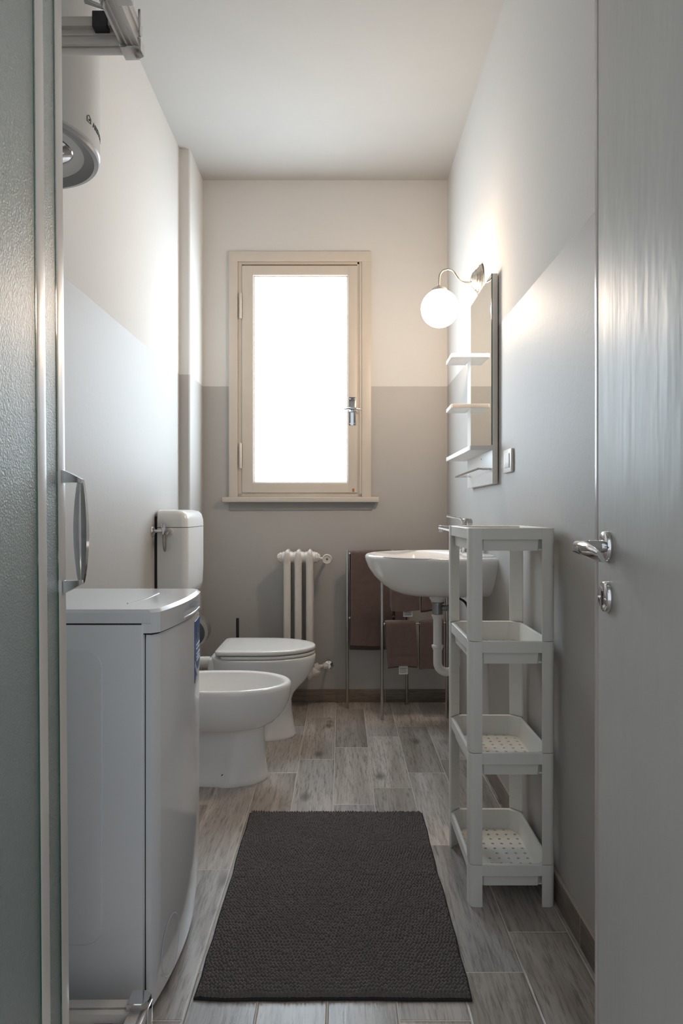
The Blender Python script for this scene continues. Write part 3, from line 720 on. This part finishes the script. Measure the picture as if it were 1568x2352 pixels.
# ------------------------------------------------------------------ radiator
ra = thing('radiator', 'narrow cream cast-iron radiator of three columns under the window', 'radiator', (-0.225, 3.66, 0.15))
ry = [3.625, 3.672, 3.719]; rx = [784.0]*0 or [-0.2885, -0.230, -0.169]
for x in rx:
    b = B()
    for k, y in enumerate(ry):
        R = []
        for z, w, h in ((0.160, .006, .008), (0.172, .014, .018), (0.20, .018, .022), (0.24, .0205, .020), (0.30, .0195, .018), (0.76, .0195, .018), (0.785, .0205, .020), (0.805, .018, .022), (0.828, .015, .020), (0.838, .012, .016), (0.845, .007, .009), (0.850, .002, .004)):
            pts = []
            for i in range(28):
                a = 2*PI*i/28; ca, sa = math.cos(a), math.sin(a)
                g = 1-0.16*math.exp(-((math.degrees(a)-270)/14)**2) if k == 0 and 0.2 < z < 0.8 else 1
                pts.append(Vector((x+math.copysign(abs(ca)**0.75, ca)*w, y+math.copysign(abs(sa)**0.75, sa)*h*g, z)))
            R.append(pts)
        b.rings(R)
    b.box(x-0.010, x+0.010, 3.62, 3.72, 0.80, 0.832, 0.005); b.box(x-0.010, x+0.010, 3.62, 3.72, 0.18, 0.21, 0.005)
    for zc in (0.806, 0.196):
        b.lathe2([(-0.031, 0.027), (-0.026, 0.030), (-0.02, 0.0315), (0.02, 0.0315), (0.026, 0.030), (0.031, 0.027)], (x, 3.672, zc), (1, 0, 0), 32)
        b.lathe2([(-0.031, 0.024), (-0.026, 0.028), (0.026, 0.028), (0.031, 0.024)], (x, 3.644, zc), (1, 0, 0), 28)
    b.build('column', 'radiator', ra, ang=45)
for zc in (0.806, 0.196):
    for s_, x in ((-1, rx[0]-0.031), (1, rx[2]+0.031)):
        b = B()
        b.lathe2([(0, 0.028), (0.010, 0.028), (0.012, 0.022), (0.019, 0.022), (0.020, 0.016), (0.024, 0.015)], (x, 3.652, zc), (s_, 0, 0), 8)
        b.build('end_plug', 'radiator', ra)
b = B(); b.cyl((rx[2]+0.045, 3.655, 0.800), (rx[2]+0.075, 3.655, 0.800), 0.008); b.cyl((rx[2]+0.088, 3.655, 0.800), (rx[2]+0.088, YB, 0.800), 0.009); b.build('valve_body', 'radiator', ra)
B().lathe2([(0, 0.0255), (0.003, 0.0265), (0.018, 0.0265), (0.022, 0.024), (0.022, 0.021), (0.018, 0.019), (0.018, 0.006), (0.014, 0.005), (0.014, 0.0005)], (rx[2]+0.092, 3.655, 0.798), (0, -1, 0), 36).build('valve_knob', 'radiator', ra)
B().cyl((rx[2]+0.092, 3.6385, 0.798), (rx[2]+0.092, 3.6365, 0.798), 0.0045, seg=12).build('valve_spindle', 'crevice', ra)
b = B(); b.cyl((rx[2]+0.030, 3.655, 0.212), (rx[2]+0.052, 3.655, 0.222), 0.024); b.cyl((rx[2]+0.04, 3.655, 0.222), (rx[2]+0.075, 3.655, 0.226), 0.010); b.lathe2([(0, .012), (.006, .017), (.024, .017), (.03, .012)], (rx[2]+0.070, 3.655, 0.226), (1, 0, 0), 8)
b.build('lower_valve', 'radiator', ra)
B().lathe2([(-0.006, 0.012), (0, 0.020), (0.004, 0.026), (0.020, 0.026), (0.026, 0.016), (0.026, 0.008), (0.045, 0.007)], (rx[2]+0.100, 3.655, 0.226), (0, 1, 0), 24).cyl((rx[2]+0.098, 3.69, 0.226), (rx[2]+0.098, YB, 0.226), 0.0075).build('lockshield_valve', 'chrome', ra)

# ------------------------------------------------------------------ towel rack and towels
PA0, PA1 = Vector((0.031, 3.650, 0)), Vector((0.357, 3.730, 0)); PB0, PB1 = Vector((0.205, 3.452, 0)), Vector((0.537, 3.482, 0))
rk = thing('towel_rack', 'brushed steel floor-standing towel rack behind the washbasin', 'towel rack', ((PA0+PB1)/2).to_tuple()[:2]+(0,))
RT = 0.83
for p in (PA0, PA1, PB0, PB1):
    b = B(); b.cyl(p, p+Vector((0, 0, 0.846)), 0.0078, seg=20, bev=0.001)
    for z in (0.42,): b.cyl(p+Vector((0, 0, z)), p+Vector((0, 0, z+0.002)), 0.0082, seg=20)
    b.build('pole', 'steel', rk)
for a, c in ((PA0, PA1), (PB0, PB1)):
    for z in (0.826, 0.482):
        d = (c-a).normalized(); zv = Vector((0, 0, z))
        b = B(); b.tube([a+zv, c+zv], 0.0045, 14); b.sphere(a+zv+d*0.013, 0.008, seg=14); b.sphere(c+zv-d*0.013, 0.008, seg=14); b.build('rail', 'steel', rk)
b = B(); b.tube([PA1+Vector((0, 0, 0.79)), PB1+Vector((0, 0, 0.79))], 0.004, 12); b.build('side_rail', 'steel', rk)

def towel(name, label, a, c, s0, s1, zr, front, back, group, folds=0.004, seed=0, thick=0.009, taper=0.0, skew=0.0, label_tag=None):
    rs = np.random.RandomState(seed)
    d = (c-a).normalized(); nrm = Vector((d.y, -d.x, 0))
    if nrm.y > 0: nrm = -nrm
    W_ = s1-s0; nu, rad = 26, 0.0105+thick*0.5
    prof = []     # (n offset, z, dist from rail along cloth, side)
    nf = 26
    for i in range(nf): 
        t = i/(nf-1); prof.append((rad, zr-front*(1-t), front*(1-t), 1))
    for k in range(1, 8):
        ang = PI*k/8; prof.append((rad*math.cos(ang), zr+rad*math.sin(ang), 0, 0))
    for i in range(nf):
        t = i/(nf-1); prof.append((-rad, zr-back*t, back*t, -1))
    ph = rs.rand(6)*6.28
    verts, faces = [], []
    def pt(u, j, off):
        n_, z_, dist, side = prof[j]
        s = s0+W_*u; k = min(1, dist/0.12)
        wob = folds*k*(math.sin(u*5.5+ph[0]+dist*3)+0.5*math.sin(u*11+ph[1])+0.35*math.sin(dist*26+ph[2]+u*2.0))
        cx = s + (u-0.5)*taper*dist + skew*dist
        nn = n_
        if side == 0: nd = Vector((n_/rad, (z_-zr)/rad)); nn += nd.x*off; z_ += nd.y*off
        else: nn += side*(off)+wob*(1 if side > 0 else 0.6)
        if side >= 0 and dist > front-0.06 and dist > front-0.052 and dist < front-0.040: nn -= 0.002*side
        z2 = z_ + (0.004*math.sin(u*4+ph[3]) if dist > 0.1 else 0)
        p = a + d*cx + nrm*nn; return (p.x, p.y, z2)
    m = len(prof); h = thick/2
    R = []
    for j in range(m):
        ring = []
        for i in range(nu+1): ring.append(Vector(pt(i/nu, j, h*(0.6 if i in (0, nu) else 1))))
        for i in range(nu, -1, -1): ring.append(Vector(pt(i/nu, j, -h*(0.6 if i in (0, nu) else 1))))
        R.append(ring)
    b = B(); b.rings(R); o = b.build(name, 'towel', None, ang=50)
    tag(o, label, 'towel', group)
    if label_tag:
        u, w, hh = label_tag
        s = s0+W_*u + skew*front; q = a+d*s+nrm*(rad-0.004)
        bb = B(); mtx = Matrix.Translation((q.x, q.y, zr-front)) @ Matrix(((d.x, -nrm.x, 0, 0), (d.y, -nrm.y, 0, 0), (0, 0, 1, 0), (0, 0, 0, 1)))
        bb.box(0, w, -0.0006, 0.0006, -hh, 0.01, m=mtx); t1 = bb.build('care_label', 'tag', o)
        bb = B()
        for k in range(4): bb.box(w*0.1, w*(0.9-0.1*(k % 2)), -0.0012, -0.0005, -hh*(0.3+0.17*k), -hh*(0.3+0.17*k)+0.0022, m=mtx)
        bb.build('label_print', 'print', t1)
    return o
G = 'brown towels on the steel rack'
towel('bath_towel', 'large brown bath towel draped over the rear top rail, left of the basin', PA0, PA1, 0.016, 0.245, 0.826, 0.492, 0.52, G, 0.005, 1, 0.012)
towel('towel', 'dark brown towel behind the others at the rack middle, over the rear top rail', PA0, PA1, 0.262, 0.322, 0.826, 0.47, 0.40, G, 0.003, 2)
towel('hand_towel', 'brown hand towel just under the basin with a white care label, above another towel', PB0, PB1, 0.040, 0.185, 0.826, 0.275, 0.262, G, 0.003, 3, 0.010, 0, 0.02, (0.42, 0.048, 0.030))
towel('hand_towel', 'dark brown towel end hanging beside the drain under the basin', PB0, PB1, 0.200, 0.290, 0.826, 0.27, 0.284, G, 0.002, 4)
towel('hand_towel', 'brown hand towel on the low front rail with a white label hanging below its hem', PB0, PB1, 0.016, 0.170, 0.482, 0.212, 0.225, G, 0.003, 5, 0.010, 0, 0.06, (0.36, 0.046, 0.040))
towel('hand_towel', 'brown hand towel on the low front rail behind the white drain pipe', PB0, PB1, 0.192, 0.314, 0.482, 0.228, 0.235, G, 0.003, 6, 0.012)

# ------------------------------------------------------------------ washbasin
bc2 = 2.850
wb = thing('washbasin', 'white ceramic wall-hung washbasin on the right wall', 'washbasin', (XR, bc2, 0.70))
def dring(z, tip, w, n=64, xw=XR, e=2.35):
    """half-oval against the wall: tip is the x of the front, w the half width at the wall"""
    pts = []; Lh = xw-tip
    for i in range(n+1):
        a = -PI/2+PI*i/n; ca, sa = math.cos(a), math.sin(a)
        u = abs(ca)**(2/e)*Lh; v = math.copysign(abs(sa)**(2/e), sa)*w
        pts.append(Vector((xw-u, bc2+v, z)))
    return pts
def dr2(z, tip, w, xw=XR, e=2.1):
    pts = []; n = 64; cxm = xw-0.10; L1 = cxm-tip
    # widest point is 10 cm off the wall
    for i in range(n+1):
        a = -PI/2+PI*i/n; ca, sa = math.cos(a), math.sin(a)
        pts.append(Vector((cxm-abs(ca)**(2/e)*L1, bc2+math.copysign(abs(sa)**(2/e), sa)*w, z)))
    wb_ = w*0.965
    return [Vector((xw, bc2-wb_, z))]+pts+[Vector((xw, bc2+wb_, z))]
R = [dr2(0.702, 0.33, 0.035), dr2(0.704, 0.285, 0.09), dr2(0.712, 0.245, 0.140), dr2(0.728, 0.205, 0.185), dr2(0.752, 0.170, 0.222), dr2(0.785, 0.137, 0.258), dr2(0.820, 0.113, 0.288), dr2(0.850, 0.101, 0.306), dr2(0.862, 0.0985, 0.312),
     dr2(0.870, 0.100, 0.311), dr2(0.8745, 0.105, 0.306), dr2(0.876, 0.112, 0.300)]
inner = [(0.8745, 0.124, 0.285, 0.50), (0.868, 0.132, 0.275, 0.495), (0.84, 0.150, 0.255, 0.485), (0.79, 0.19, 0.21, 0.465), (0.76, 0.25, 0.15, 0.44), (0.748, 0.33, 0.06, 0.41), (0.746, 0.36, 0.02, 0.39)]
for z, tip, w, xw in inner:
    q = []; n = 66
    for k in range(67):
        a = -PI/2+PI*(k-1)/64 if 1 <= k <= 65 else (-PI/2 if k == 0 else PI/2)
        ca, sa = math.cos(a), math.sin(a); cxm = (tip+xw)/2+0.02
        if k in (0, 66): q.append(Vector((xw, bc2+(w*0.75 if k else -w*0.75), z)))
        else: q.append(Vector((cxm-abs(ca)**(2/2.1)*(cxm-tip), bc2+math.copysign(abs(sa)**(2/2.1), sa)*w, z)))
    R.append(q)
b = B(); b.rings(R); b.build('basin', 'ceramic', wb, ang=50)
# raised tap ledge at the wall
def dledge(z, dx, w): return [Vector(p+(z,)) for p in ((XR, bc2-w), (XR-dx*0.7, bc2-w), (XR-dx, bc2-w+0.03), (XR-dx, bc2+w-0.03), (XR-dx*0.7, bc2+w), (XR, bc2+w))]
b = B(); b.rings([dledge(0.873, 0.085, 0.24), dledge(0.880, 0.082, 0.235), dledge(0.883, 0.075, 0.225)]); b.build('tap_ledge', 'ceramic', wb)
dx_, dy_ = 0.398, 2.83
dn = thing('drain_trap', 'white plastic drain pipe with a U bend hanging under the washbasin', 'drain trap', (dx_, dy_, 0.70))
B().lathe2([(0, 0.034), (0.012, 0.034), (0.02, 0.028), (0.026, 0.027)], (dx_, dy_, 0.704), (0, 0, -1), 32).build('collar', 'pipe', dn)
B().cyl((dx_, dy_, 0.680), (dx_, dy_, 0.628), 0.0215, seg=28).lathe2([(0, .012), (.012, .013), (.03, .012), (.034, .016), (.04, .016)], (dx_+0.015, dy_, 0.652), (1, 0, 0), 20).cyl((dx_, dy_, 0.672), (dx_, dy_, 0.676), 0.029).build('tailpiece', mat('grey metal tailpiece', (0.30, 0.30, 0.31), 0.3, 0.7), dn)
R_ = 0.038
path = [(dx_, dy_, 0.635), (dx_, dy_, 0.425)] + [(dx_+R_-R_*math.cos(a), dy_, 0.425-R_*math.sin(a)) for a in [PI*k/14 for k in range(1, 15)]] + [(dx_+2*R_, dy_, 0.50)]
path += [(dx_+2*R_+0.03*(1-math.cos(a)), dy_, 0.50+0.03*math.sin(a)) for a in [PI/2*k/6 for k in range(1, 7)]] + [(XR, dy_, 0.53)]
B().tube(path, 0.0178, 24).build('trap_pipe', 'pipe', dn)
for z in (0.628, 0.500):
    b = B(); b.lathe2([(0, .019), (.002, .0245), (.010, .0245), (.012, .0215), (.02, .020)], (dx_, dy_, z), (0, 0, -1), 24); b.build('slip_nut', 'pipe', dn)
b = B(); b.lathe2([(0, .019), (.002, .0245), (.010, .0245), (.014, .020)], (dx_+2*R_, dy_, 0.475), (0, 0, 1), 24)
b.build('slip_nut', 'pipe', dn)
# supply valves and hose
for yy, xx, lb in ((2.72, 0.0, 'chrome angle valve with black hose under the basin'), (2.60, 0.0, 'pale capped angle valve under the basin nearest the shelf unit')):
    v2 = thing('angle_valve', lb, 'valve', (XR, yy, 0.57))
    zc = 0.585 if yy > 2.7 else 0.565; xo = 0.075 if yy > 2.7 else 0.03
    B().lathe2([(0, 0.022), (0.003, 0.022), (0.008, 0.012), (0.008, 0.001)], (XR, yy, zc), (-1, 0, 0), 24).build('escutcheon', 'chrome', v2)
    B().cyl((XR-0.006, yy, zc), (XR-xo, yy, zc), 0.007).cyl((XR-xo, yy, zc-0.02), (XR-xo, yy, zc+0.022), 0.009, bev=.002).cyl((XR-xo, yy, zc-0.032), (XR-xo, yy, zc-0.018), 0.011, seg=10).build('body', 'chrome' if yy > 2.7 else 'pipe', v2)
    if yy > 2.7: B().tube(smooth([(XR-xo, yy, zc+0.02), (XR-xo, yy, zc+0.06), (XR-xo-0.012, yy+0.02, zc+0.10), (XR-xo-0.03, yy+0.06, 0.698)]), 0.005, 10).build('hose', 'black', v2)
# tap
tp = thing('basin_tap', 'chrome single-lever mixer tap on the washbasin', 'tap', (0.525, bc2, 0.883))
B().lathe2([(0, 0.027), (0.006, 0.027), (0.012, 0.023), (0.085, 0.021), (0.10, 0.022), (0.118, 0.022)], (0.525, bc2, 0.883), (0, 0, 1), 32).build('body', 'chrome', tp)
B().rings([sec((0.525, bc2, 0.968), (0, 1, 0), (0, 0, 1), 0.016, 0.014), sec((0.47, bc2, 0.976), (0, 1, 0), (0, 0, 1), 0.015, 0.0125), sec((0.42, bc2, 0.986), (0, 1, 0), (0, 0, 1), 0.014, 0.010), sec((0.403, bc2, 0.988), (0, 1, 0), (0, 0, 1), 0.013, 0.008)]).cyl((0.416, bc2, 0.980), (0.414, bc2, 0.966), 0.009).build('spout', 'chrome', tp)
B().lathe2([(0, 0.022), (0.012, 0.0215), (0.020, 0.017), (0.022, 0.001)], (0.525, bc2, 1.002), (0, 0, 1), 28).build('cap', 'steel', tp)
B().tube(smooth([(0.508, bc2, 1.000), (0.498, bc2, 1.020), (0.486, bc2, 1.026), (0.46, bc2, 1.030), (0.438, bc2, 1.034)]), [0.006]*5+[0.0052]*20, 12).build('lever', 'chrome', tp)

# ------------------------------------------------------------------ mirror with shelves
mr = thing('mirror_shelf_unit', 'white wall mirror board with three small shelves above the basin', 'mirror', (XR, 2.54, 1.155))
mx = 0.562
B().box(mx, XR-0.004, 2.542, 3.050, 1.156, 1.938, 0.001).build('backboard', 'board', mr)
B().box(mx-0.0008, XR-0.004, 2.5392, 2.5425, 1.156, 1.938, 0.0005).build('board_edge', 'boardedge', mr)
mp = B().box(mx-0.004, mx-0.0003, 2.5405, 2.950, 1.300, 1.938).build('mirror_glass', 'mirror', mr)
B().box(mx-0.0045, mx-0.0002, 2.5395, 2.5412, 1.300, 1.938).build('glass_edge', 'glassedge', mp)
for z, y0 in ((1.728, 2.9505), (1.5095, 2.9505)):
    B().prism([(mx, y0), (0.480, y0), (0.474, y0+0.006), (0.478, 3.118), (mx+0.004, 3.118), (mx+0.004, 3.050), (mx, 3.050)], z-0.0085, z+0.0085, 0.001).build('shelf', 'board', mr)
B().prism([(mx, 2.541), (0.481, 2.541), (0.478, 2.546), (0.478, 3.118), (mx+0.004, 3.118), (mx+0.004, 3.050), (mx, 3.050)], 1.281, 1.2985, 0.001).build('shelf', 'board', mr)
b = B(); b.tube(smooth([(mx, 2.575, 1.212), (0.527, 2.575, 1.212), (0.517, 2.580, 1.212), (0.512, 2.590, 1.212), (0.503, 2.97, 1.205), (0.510, 2.985, 1.205), (mx, 2.99, 1.205)], 4), 0.0042, 10); b.build('towel_bar', 'chrome', mr)
B().cyl((mx, 2.745, 1.262), (mx-0.001, 2.745, 1.262), 0.003, seg=10).build('screw_hole', 'gap', mr)
# light switch
sw = thing('light_switch', 'white wall switch plate to the right of the mirror', 'light switch', (XR, 2.37, 1.227))
b = B(); b.box(XR-0.010, XR, 2.318, 2.430, 1.187, 1.268, 0.004, 2); b.build('plate', 'plastic', sw)
for k in range(3): B().box(XR-0.0135, XR-0.008, 2.338+k*0.0245, 2.3605+k*0.0245, 1.203, 1.252, 0.0018).build('rocker', 'plastic', sw)
B().box(XR-0.0105, XR-0.0095, 2.335, 2.413, 1.200, 1.255).build('rocker_gap', 'boardedge', sw)

# wall lamp
ly = 2.86
lp = thing('wall_lamp', 'lit white globe wall lamp on a curved nickel arm above the mirror', 'lamp', (XR, ly, 2.02))
B().lathe2([(0, 0.060), (0.006, 0.063), (0.010, 0.061), (0.012, 0.052), (0.017, 0.050), (0.021, 0.044), (0.026, 0.042), (0.031, 0.034), (0.037, 0.030), (0.042, 0.018), (0.044, 0.008)], (XR, ly, 2.022), (-1, 0, 0), 44).build('wall_plate', 'satin', lp)
gc = Vector((0.4115, ly, 1.902)); gr = 0.0785
arm = [(0.548, ly, 2.012), (0.520, ly, 2.012), (0.500, ly, 2.018), (0.485, ly, 2.037), (0.472, ly, 2.056), (0.455, ly, 2.066), (0.437, ly, 2.066), (0.421, ly, 2.058), (0.411, ly, 2.040), (0.4085, ly, 2.015), (0.409, ly, 1.99)]
B().tube(smooth(arm), 0.0046, 14).build('arm', 'satin', lp)
B().lathe2([(0, 0.008), (0.006, 0.014), (0.010, 0.026), (0.016, 0.032), (0.024, 0.034)], (0.410, ly, 1.998), (0, 0, -1), 32).build('globe_cap', 'satin', lp)
B().sphere(gc, gr, seg=48).build('globe', 'globe', lp)

# ------------------------------------------------------------------ plastic shelf unit
ux0, ux1, uy0, uy1 = 0.339, 0.568, 1.813, 2.170
su = thing('shelf_unit', 'white four-tier plastic shelf unit standing by the right wall', 'shelf', ((ux0+ux1)/2, (uy0+uy1)/2, 0))
tops = [1.008, 0.706, 0.409, 0.112]
def leg_poly(cx, cy, sx, sy, t=0.035, r=0.016):
    pts = [(t, 0.0)]
    for k in range(7):
        a = PI*1.5-PI/2*k/6; pts.append((r+r*math.cos(a), r+r*math.sin(a)))
    pts += [(0.0, t), (0.004, t), (t, 0.004)]
    return [(cx+sx*p[0], cy+sy*p[1]) for p in pts]
for cx, cy, sx, sy in ((ux0, uy0, 1, 1), (ux1, uy0, -1, 1), (ux0, uy1, 1, -1), (ux1, uy1, -1, -1)):
    b = B(); zz = [(0.0, tops[3]-0.001)] + [(tops[i+1]+0.0005, tops[i]-0.001) for i in (2, 1, 0)]
    for z0, z1 in zz: b.prism(leg_poly(cx, cy, sx, sy), z0, z1, 0.0008)
    for i in (2, 1, 0):
        for k in range(1, 7):
            z = tops[i+1]+0.0005+(0.24*k/7)
            c = Vector((cx+sx*0.0195, cy+sy*0.0195, z)); dd = Vector((sx, -sy, 0)).normalized(); nn = Vector((sx, sy, 0)).normalized()
            mtx = Matrix.Translation(c) @ Matrix(((dd.x, nn.x, 0, 0), (dd.y, nn.y, 0, 0), (0, 0, 1, 0), (0, 0, 0, 1)))
            b.box(-0.016, 0.016, -0.0012, 0.0012, -0.0009, 0.0009, m=mtx)
    b.build('leg', 'plastic', su, ang=30)
def oct_(x0, x1, y0, y1, c): return [(x0+c, y0), (x1-c, y0), (x1, y0+c), (x1, y1-c), (x1-c, y1), (x0+c, y1), (x0, y1-c), (x0, y0+c)]
def V3(p, z): return [Vector((q[0], q[1], z)) for q in p]
for ti, zt in enumerate(tops):
    e = 0.0035; c = 0.028
    o_ = lambda d, cc=c: oct_(ux0+e+d, ux1-e-d, uy0+e+d, uy1-e-d, cc)
    b = B()
    R = [V3(o_(0.012), zt-0.062), V3(o_(0.010), zt-0.031), V3(o_(0.0), zt-0.031), V3(o_(0.0), zt-0.003), V3(o_(0.002), zt-0.0006), V3(o_(0.006), zt), V3(o_(0.010), zt-0.002), V3(o_(0.0135), zt-0.030), V3(o_(0.018), zt-0.0575)]
    b.rings(R, cap0=False, cap1=False)
    tr_ = b.build('tray', 'plastic', su, ang=25, fixn=True)
    # tray floor with real round holes
    fx0, fx1, fy0, fy1 = ux0+e+0.016, ux1-e-0.016, uy0+e+0.016, uy1-e-0.016
    b = B(); nx, ny = 7, 11; cwx = (fx1-fx0)/nx; cwy = (fy1-fy0)/ny; rh = 0.0046
    for z, s_ in ((zt-0.0575, 1), (zt-0.0605, -1)):
        pass
    zf, zf2 = zt-0.0572, zt-0.0615
    for i in range(nx):
        for j in range(ny):
            xc, yc = fx0+(i+.5)*cwx, fy0+(j+.5)*cwy
            sq = [(xc+cwx/2*a_, yc+cwy/2*b_) for a_, b_ in ((1, 0), (1, 1), (0, 1), (-1, 1), (-1, 0), (-1, -1), (0, -1), (1, -1))]
            ho = [(xc+rh*math.cos(PI/4*k), yc+rh*math.sin(PI/4*k)) for k in range(8)]
            hole = not ((i == 2 and j == 5) and ti == 3)
            if hole: b.rings([V3(sq, zf2), V3(sq, zf), V3(ho, zf), V3(ho, zf2)], closed=True)
            else: b.rings([V3(sq, zf2), V3(sq, zf)])
    bmesh.ops.remove_doubles(b.bm, verts=b.bm.verts, dist=1e-6)
    b.build('tray_floor', 'plastic', tr_, ang=25)

# ------------------------------------------------------------------ rug
rgx0, rgx1, rgy0, rgy1 = -0.314, 0.278, 1.468, 2.372
NX, NY = 380, 560
px = np.linspace(0, 1, NX); py = np.linspace(0, 1, NY); PX, PY = np.meshgrid(px, py)
Wd, Ld = rgx1-rgx0, rgy1-rgy0
jx = np.interp(py, np.linspace(0, 1, 14), rng.uniform(-0.0018, 0.0018, 14)); jy = np.interp(px, np.linspace(0, 1, 10), rng.uniform(-0.004, 0.004, 10))
X = rgx0+PX*Wd; Y = rgy0+PY*Ld
edgeL = np.clip(1-PX/0.5, 0, 1); edgeR = np.clip((PX-0.5)/0.5, 0, 1)
X += (jx[:, None])*(edgeL+edgeR); Y += jy[None, :]*(1-2*np.abs(PY-0.5))*0
Y += jy[None, :]*np.clip(1-PY/0.3, 0, 1) + np.roll(jy, 3)[None, :]*np.clip((PY-0.7)/0.3, 0, 1)
# a slight waist where the rug was folded
X += 0.006*np.exp(-((PY-0.56)/0.05)**2)*(PX-0.5)*-1
pitx, pity = 0.0086, 0.0112
rowi = np.floor(Y/pity); fy_ = Y/pity-rowi
wobx = 0.0011*np.sin(X*37+Y*21)+0.0010*np.sin(X*11-Y*47)
wy = Y+0.0022*np.sin(X*26+3*np.sin(Y*9))+0.0012*np.sin(X*75); rowi = np.floor(wy/pity); fy_ = wy/pity-rowi
hsh = np.modf(np.abs(np.sin(rowi*12.9898)*43758.5453))[0]
ax = (X+wobx)/pitx+hsh*0.9+0.5*(rowi % 2); coli = np.floor(ax); fx_ = ax-coli
h2 = np.modf(np.abs(np.sin(rowi*78.233+coli*37.719)*24634.6345))[0]
tuft = np.sqrt(np.clip(1-(2*fx_-1)**2*0.92, 0, 1))*np.sqrt(np.clip(1-(2*fy_-1)**2*0.97, 0, 1))
Z = 0.0055+tuft*(0.0085+0.0040*h2)+0.0012*np.sin(X*17+1)*np.sin(Y*13)
Z += 0.0035*np.exp(-((Y-1.955-0.01*np.sin(X*9))/0.010)**2)*(np.abs(PX-0.5)*2)**2
ed = np.minimum(np.minimum(PX*Wd, (1-PX)*Wd), np.minimum(PY*Ld, (1-PY)*Ld))
Z *= np.clip(ed/0.006, 0.25, 1)**0.6
verts = np.stack([X, Y, Z], -1).reshape(-1, 3)
idx = np.arange(NX*NY).reshape(NY, NX)
quads = np.stack([idx[:-1, :-1], idx[:-1, 1:], idx[1:, 1:], idx[1:, :-1]], -1).reshape(-1, 4)
me = bpy.data.meshes.new('bath_mat')
me.vertices.add(len(verts)); me.vertices.foreach_set('co', verts.astype(np.float32).ravel())
me.loops.add(quads.size); me.loops.foreach_set('vertex_index', quads.astype(np.int32).ravel())
me.polygons.add(len(quads)); me.polygons.foreach_set('loop_start', np.arange(0, quads.size, 4, dtype=np.int32)); me.polygons.foreach_set('loop_total', np.full(len(quads), 4, dtype=np.int32))
me.update(); me.validate()
rg = thing('bath_mat', 'dark brown chenille bath mat lying on the floor', 'bath mat', ((rgx0+rgx1)/2, (rgy0+rgy1)/2, 0))
link('pile', me, 'rug', rg, ang=180)
# binding: closed skirt following the outline
per = [tuple(verts[i]) for i in list(idx[0, ::6])+list(idx[::6, -1])+list(idx[-1, ::-6])+list(idx[::-6, 0])]
cxr, cyr = (rgx0+rgx1)/2, (rgy0+rgy1)/2
b = B()
b.rings([[Vector((cxr+(p[0]-cxr)*s1, cyr+(p[1]-cyr)*s2-dy, z)) for p in per] for z, s1, s2, dy in ((0.0005, 1.004, 1.002, 0), (0.001, 1.012, 1.008, 0), (0.004, 1.012, 1.008, 0), (0.0055, 1.004, 1.003, 0))])
b.build('binding', 'rugback', rg, ang=60)
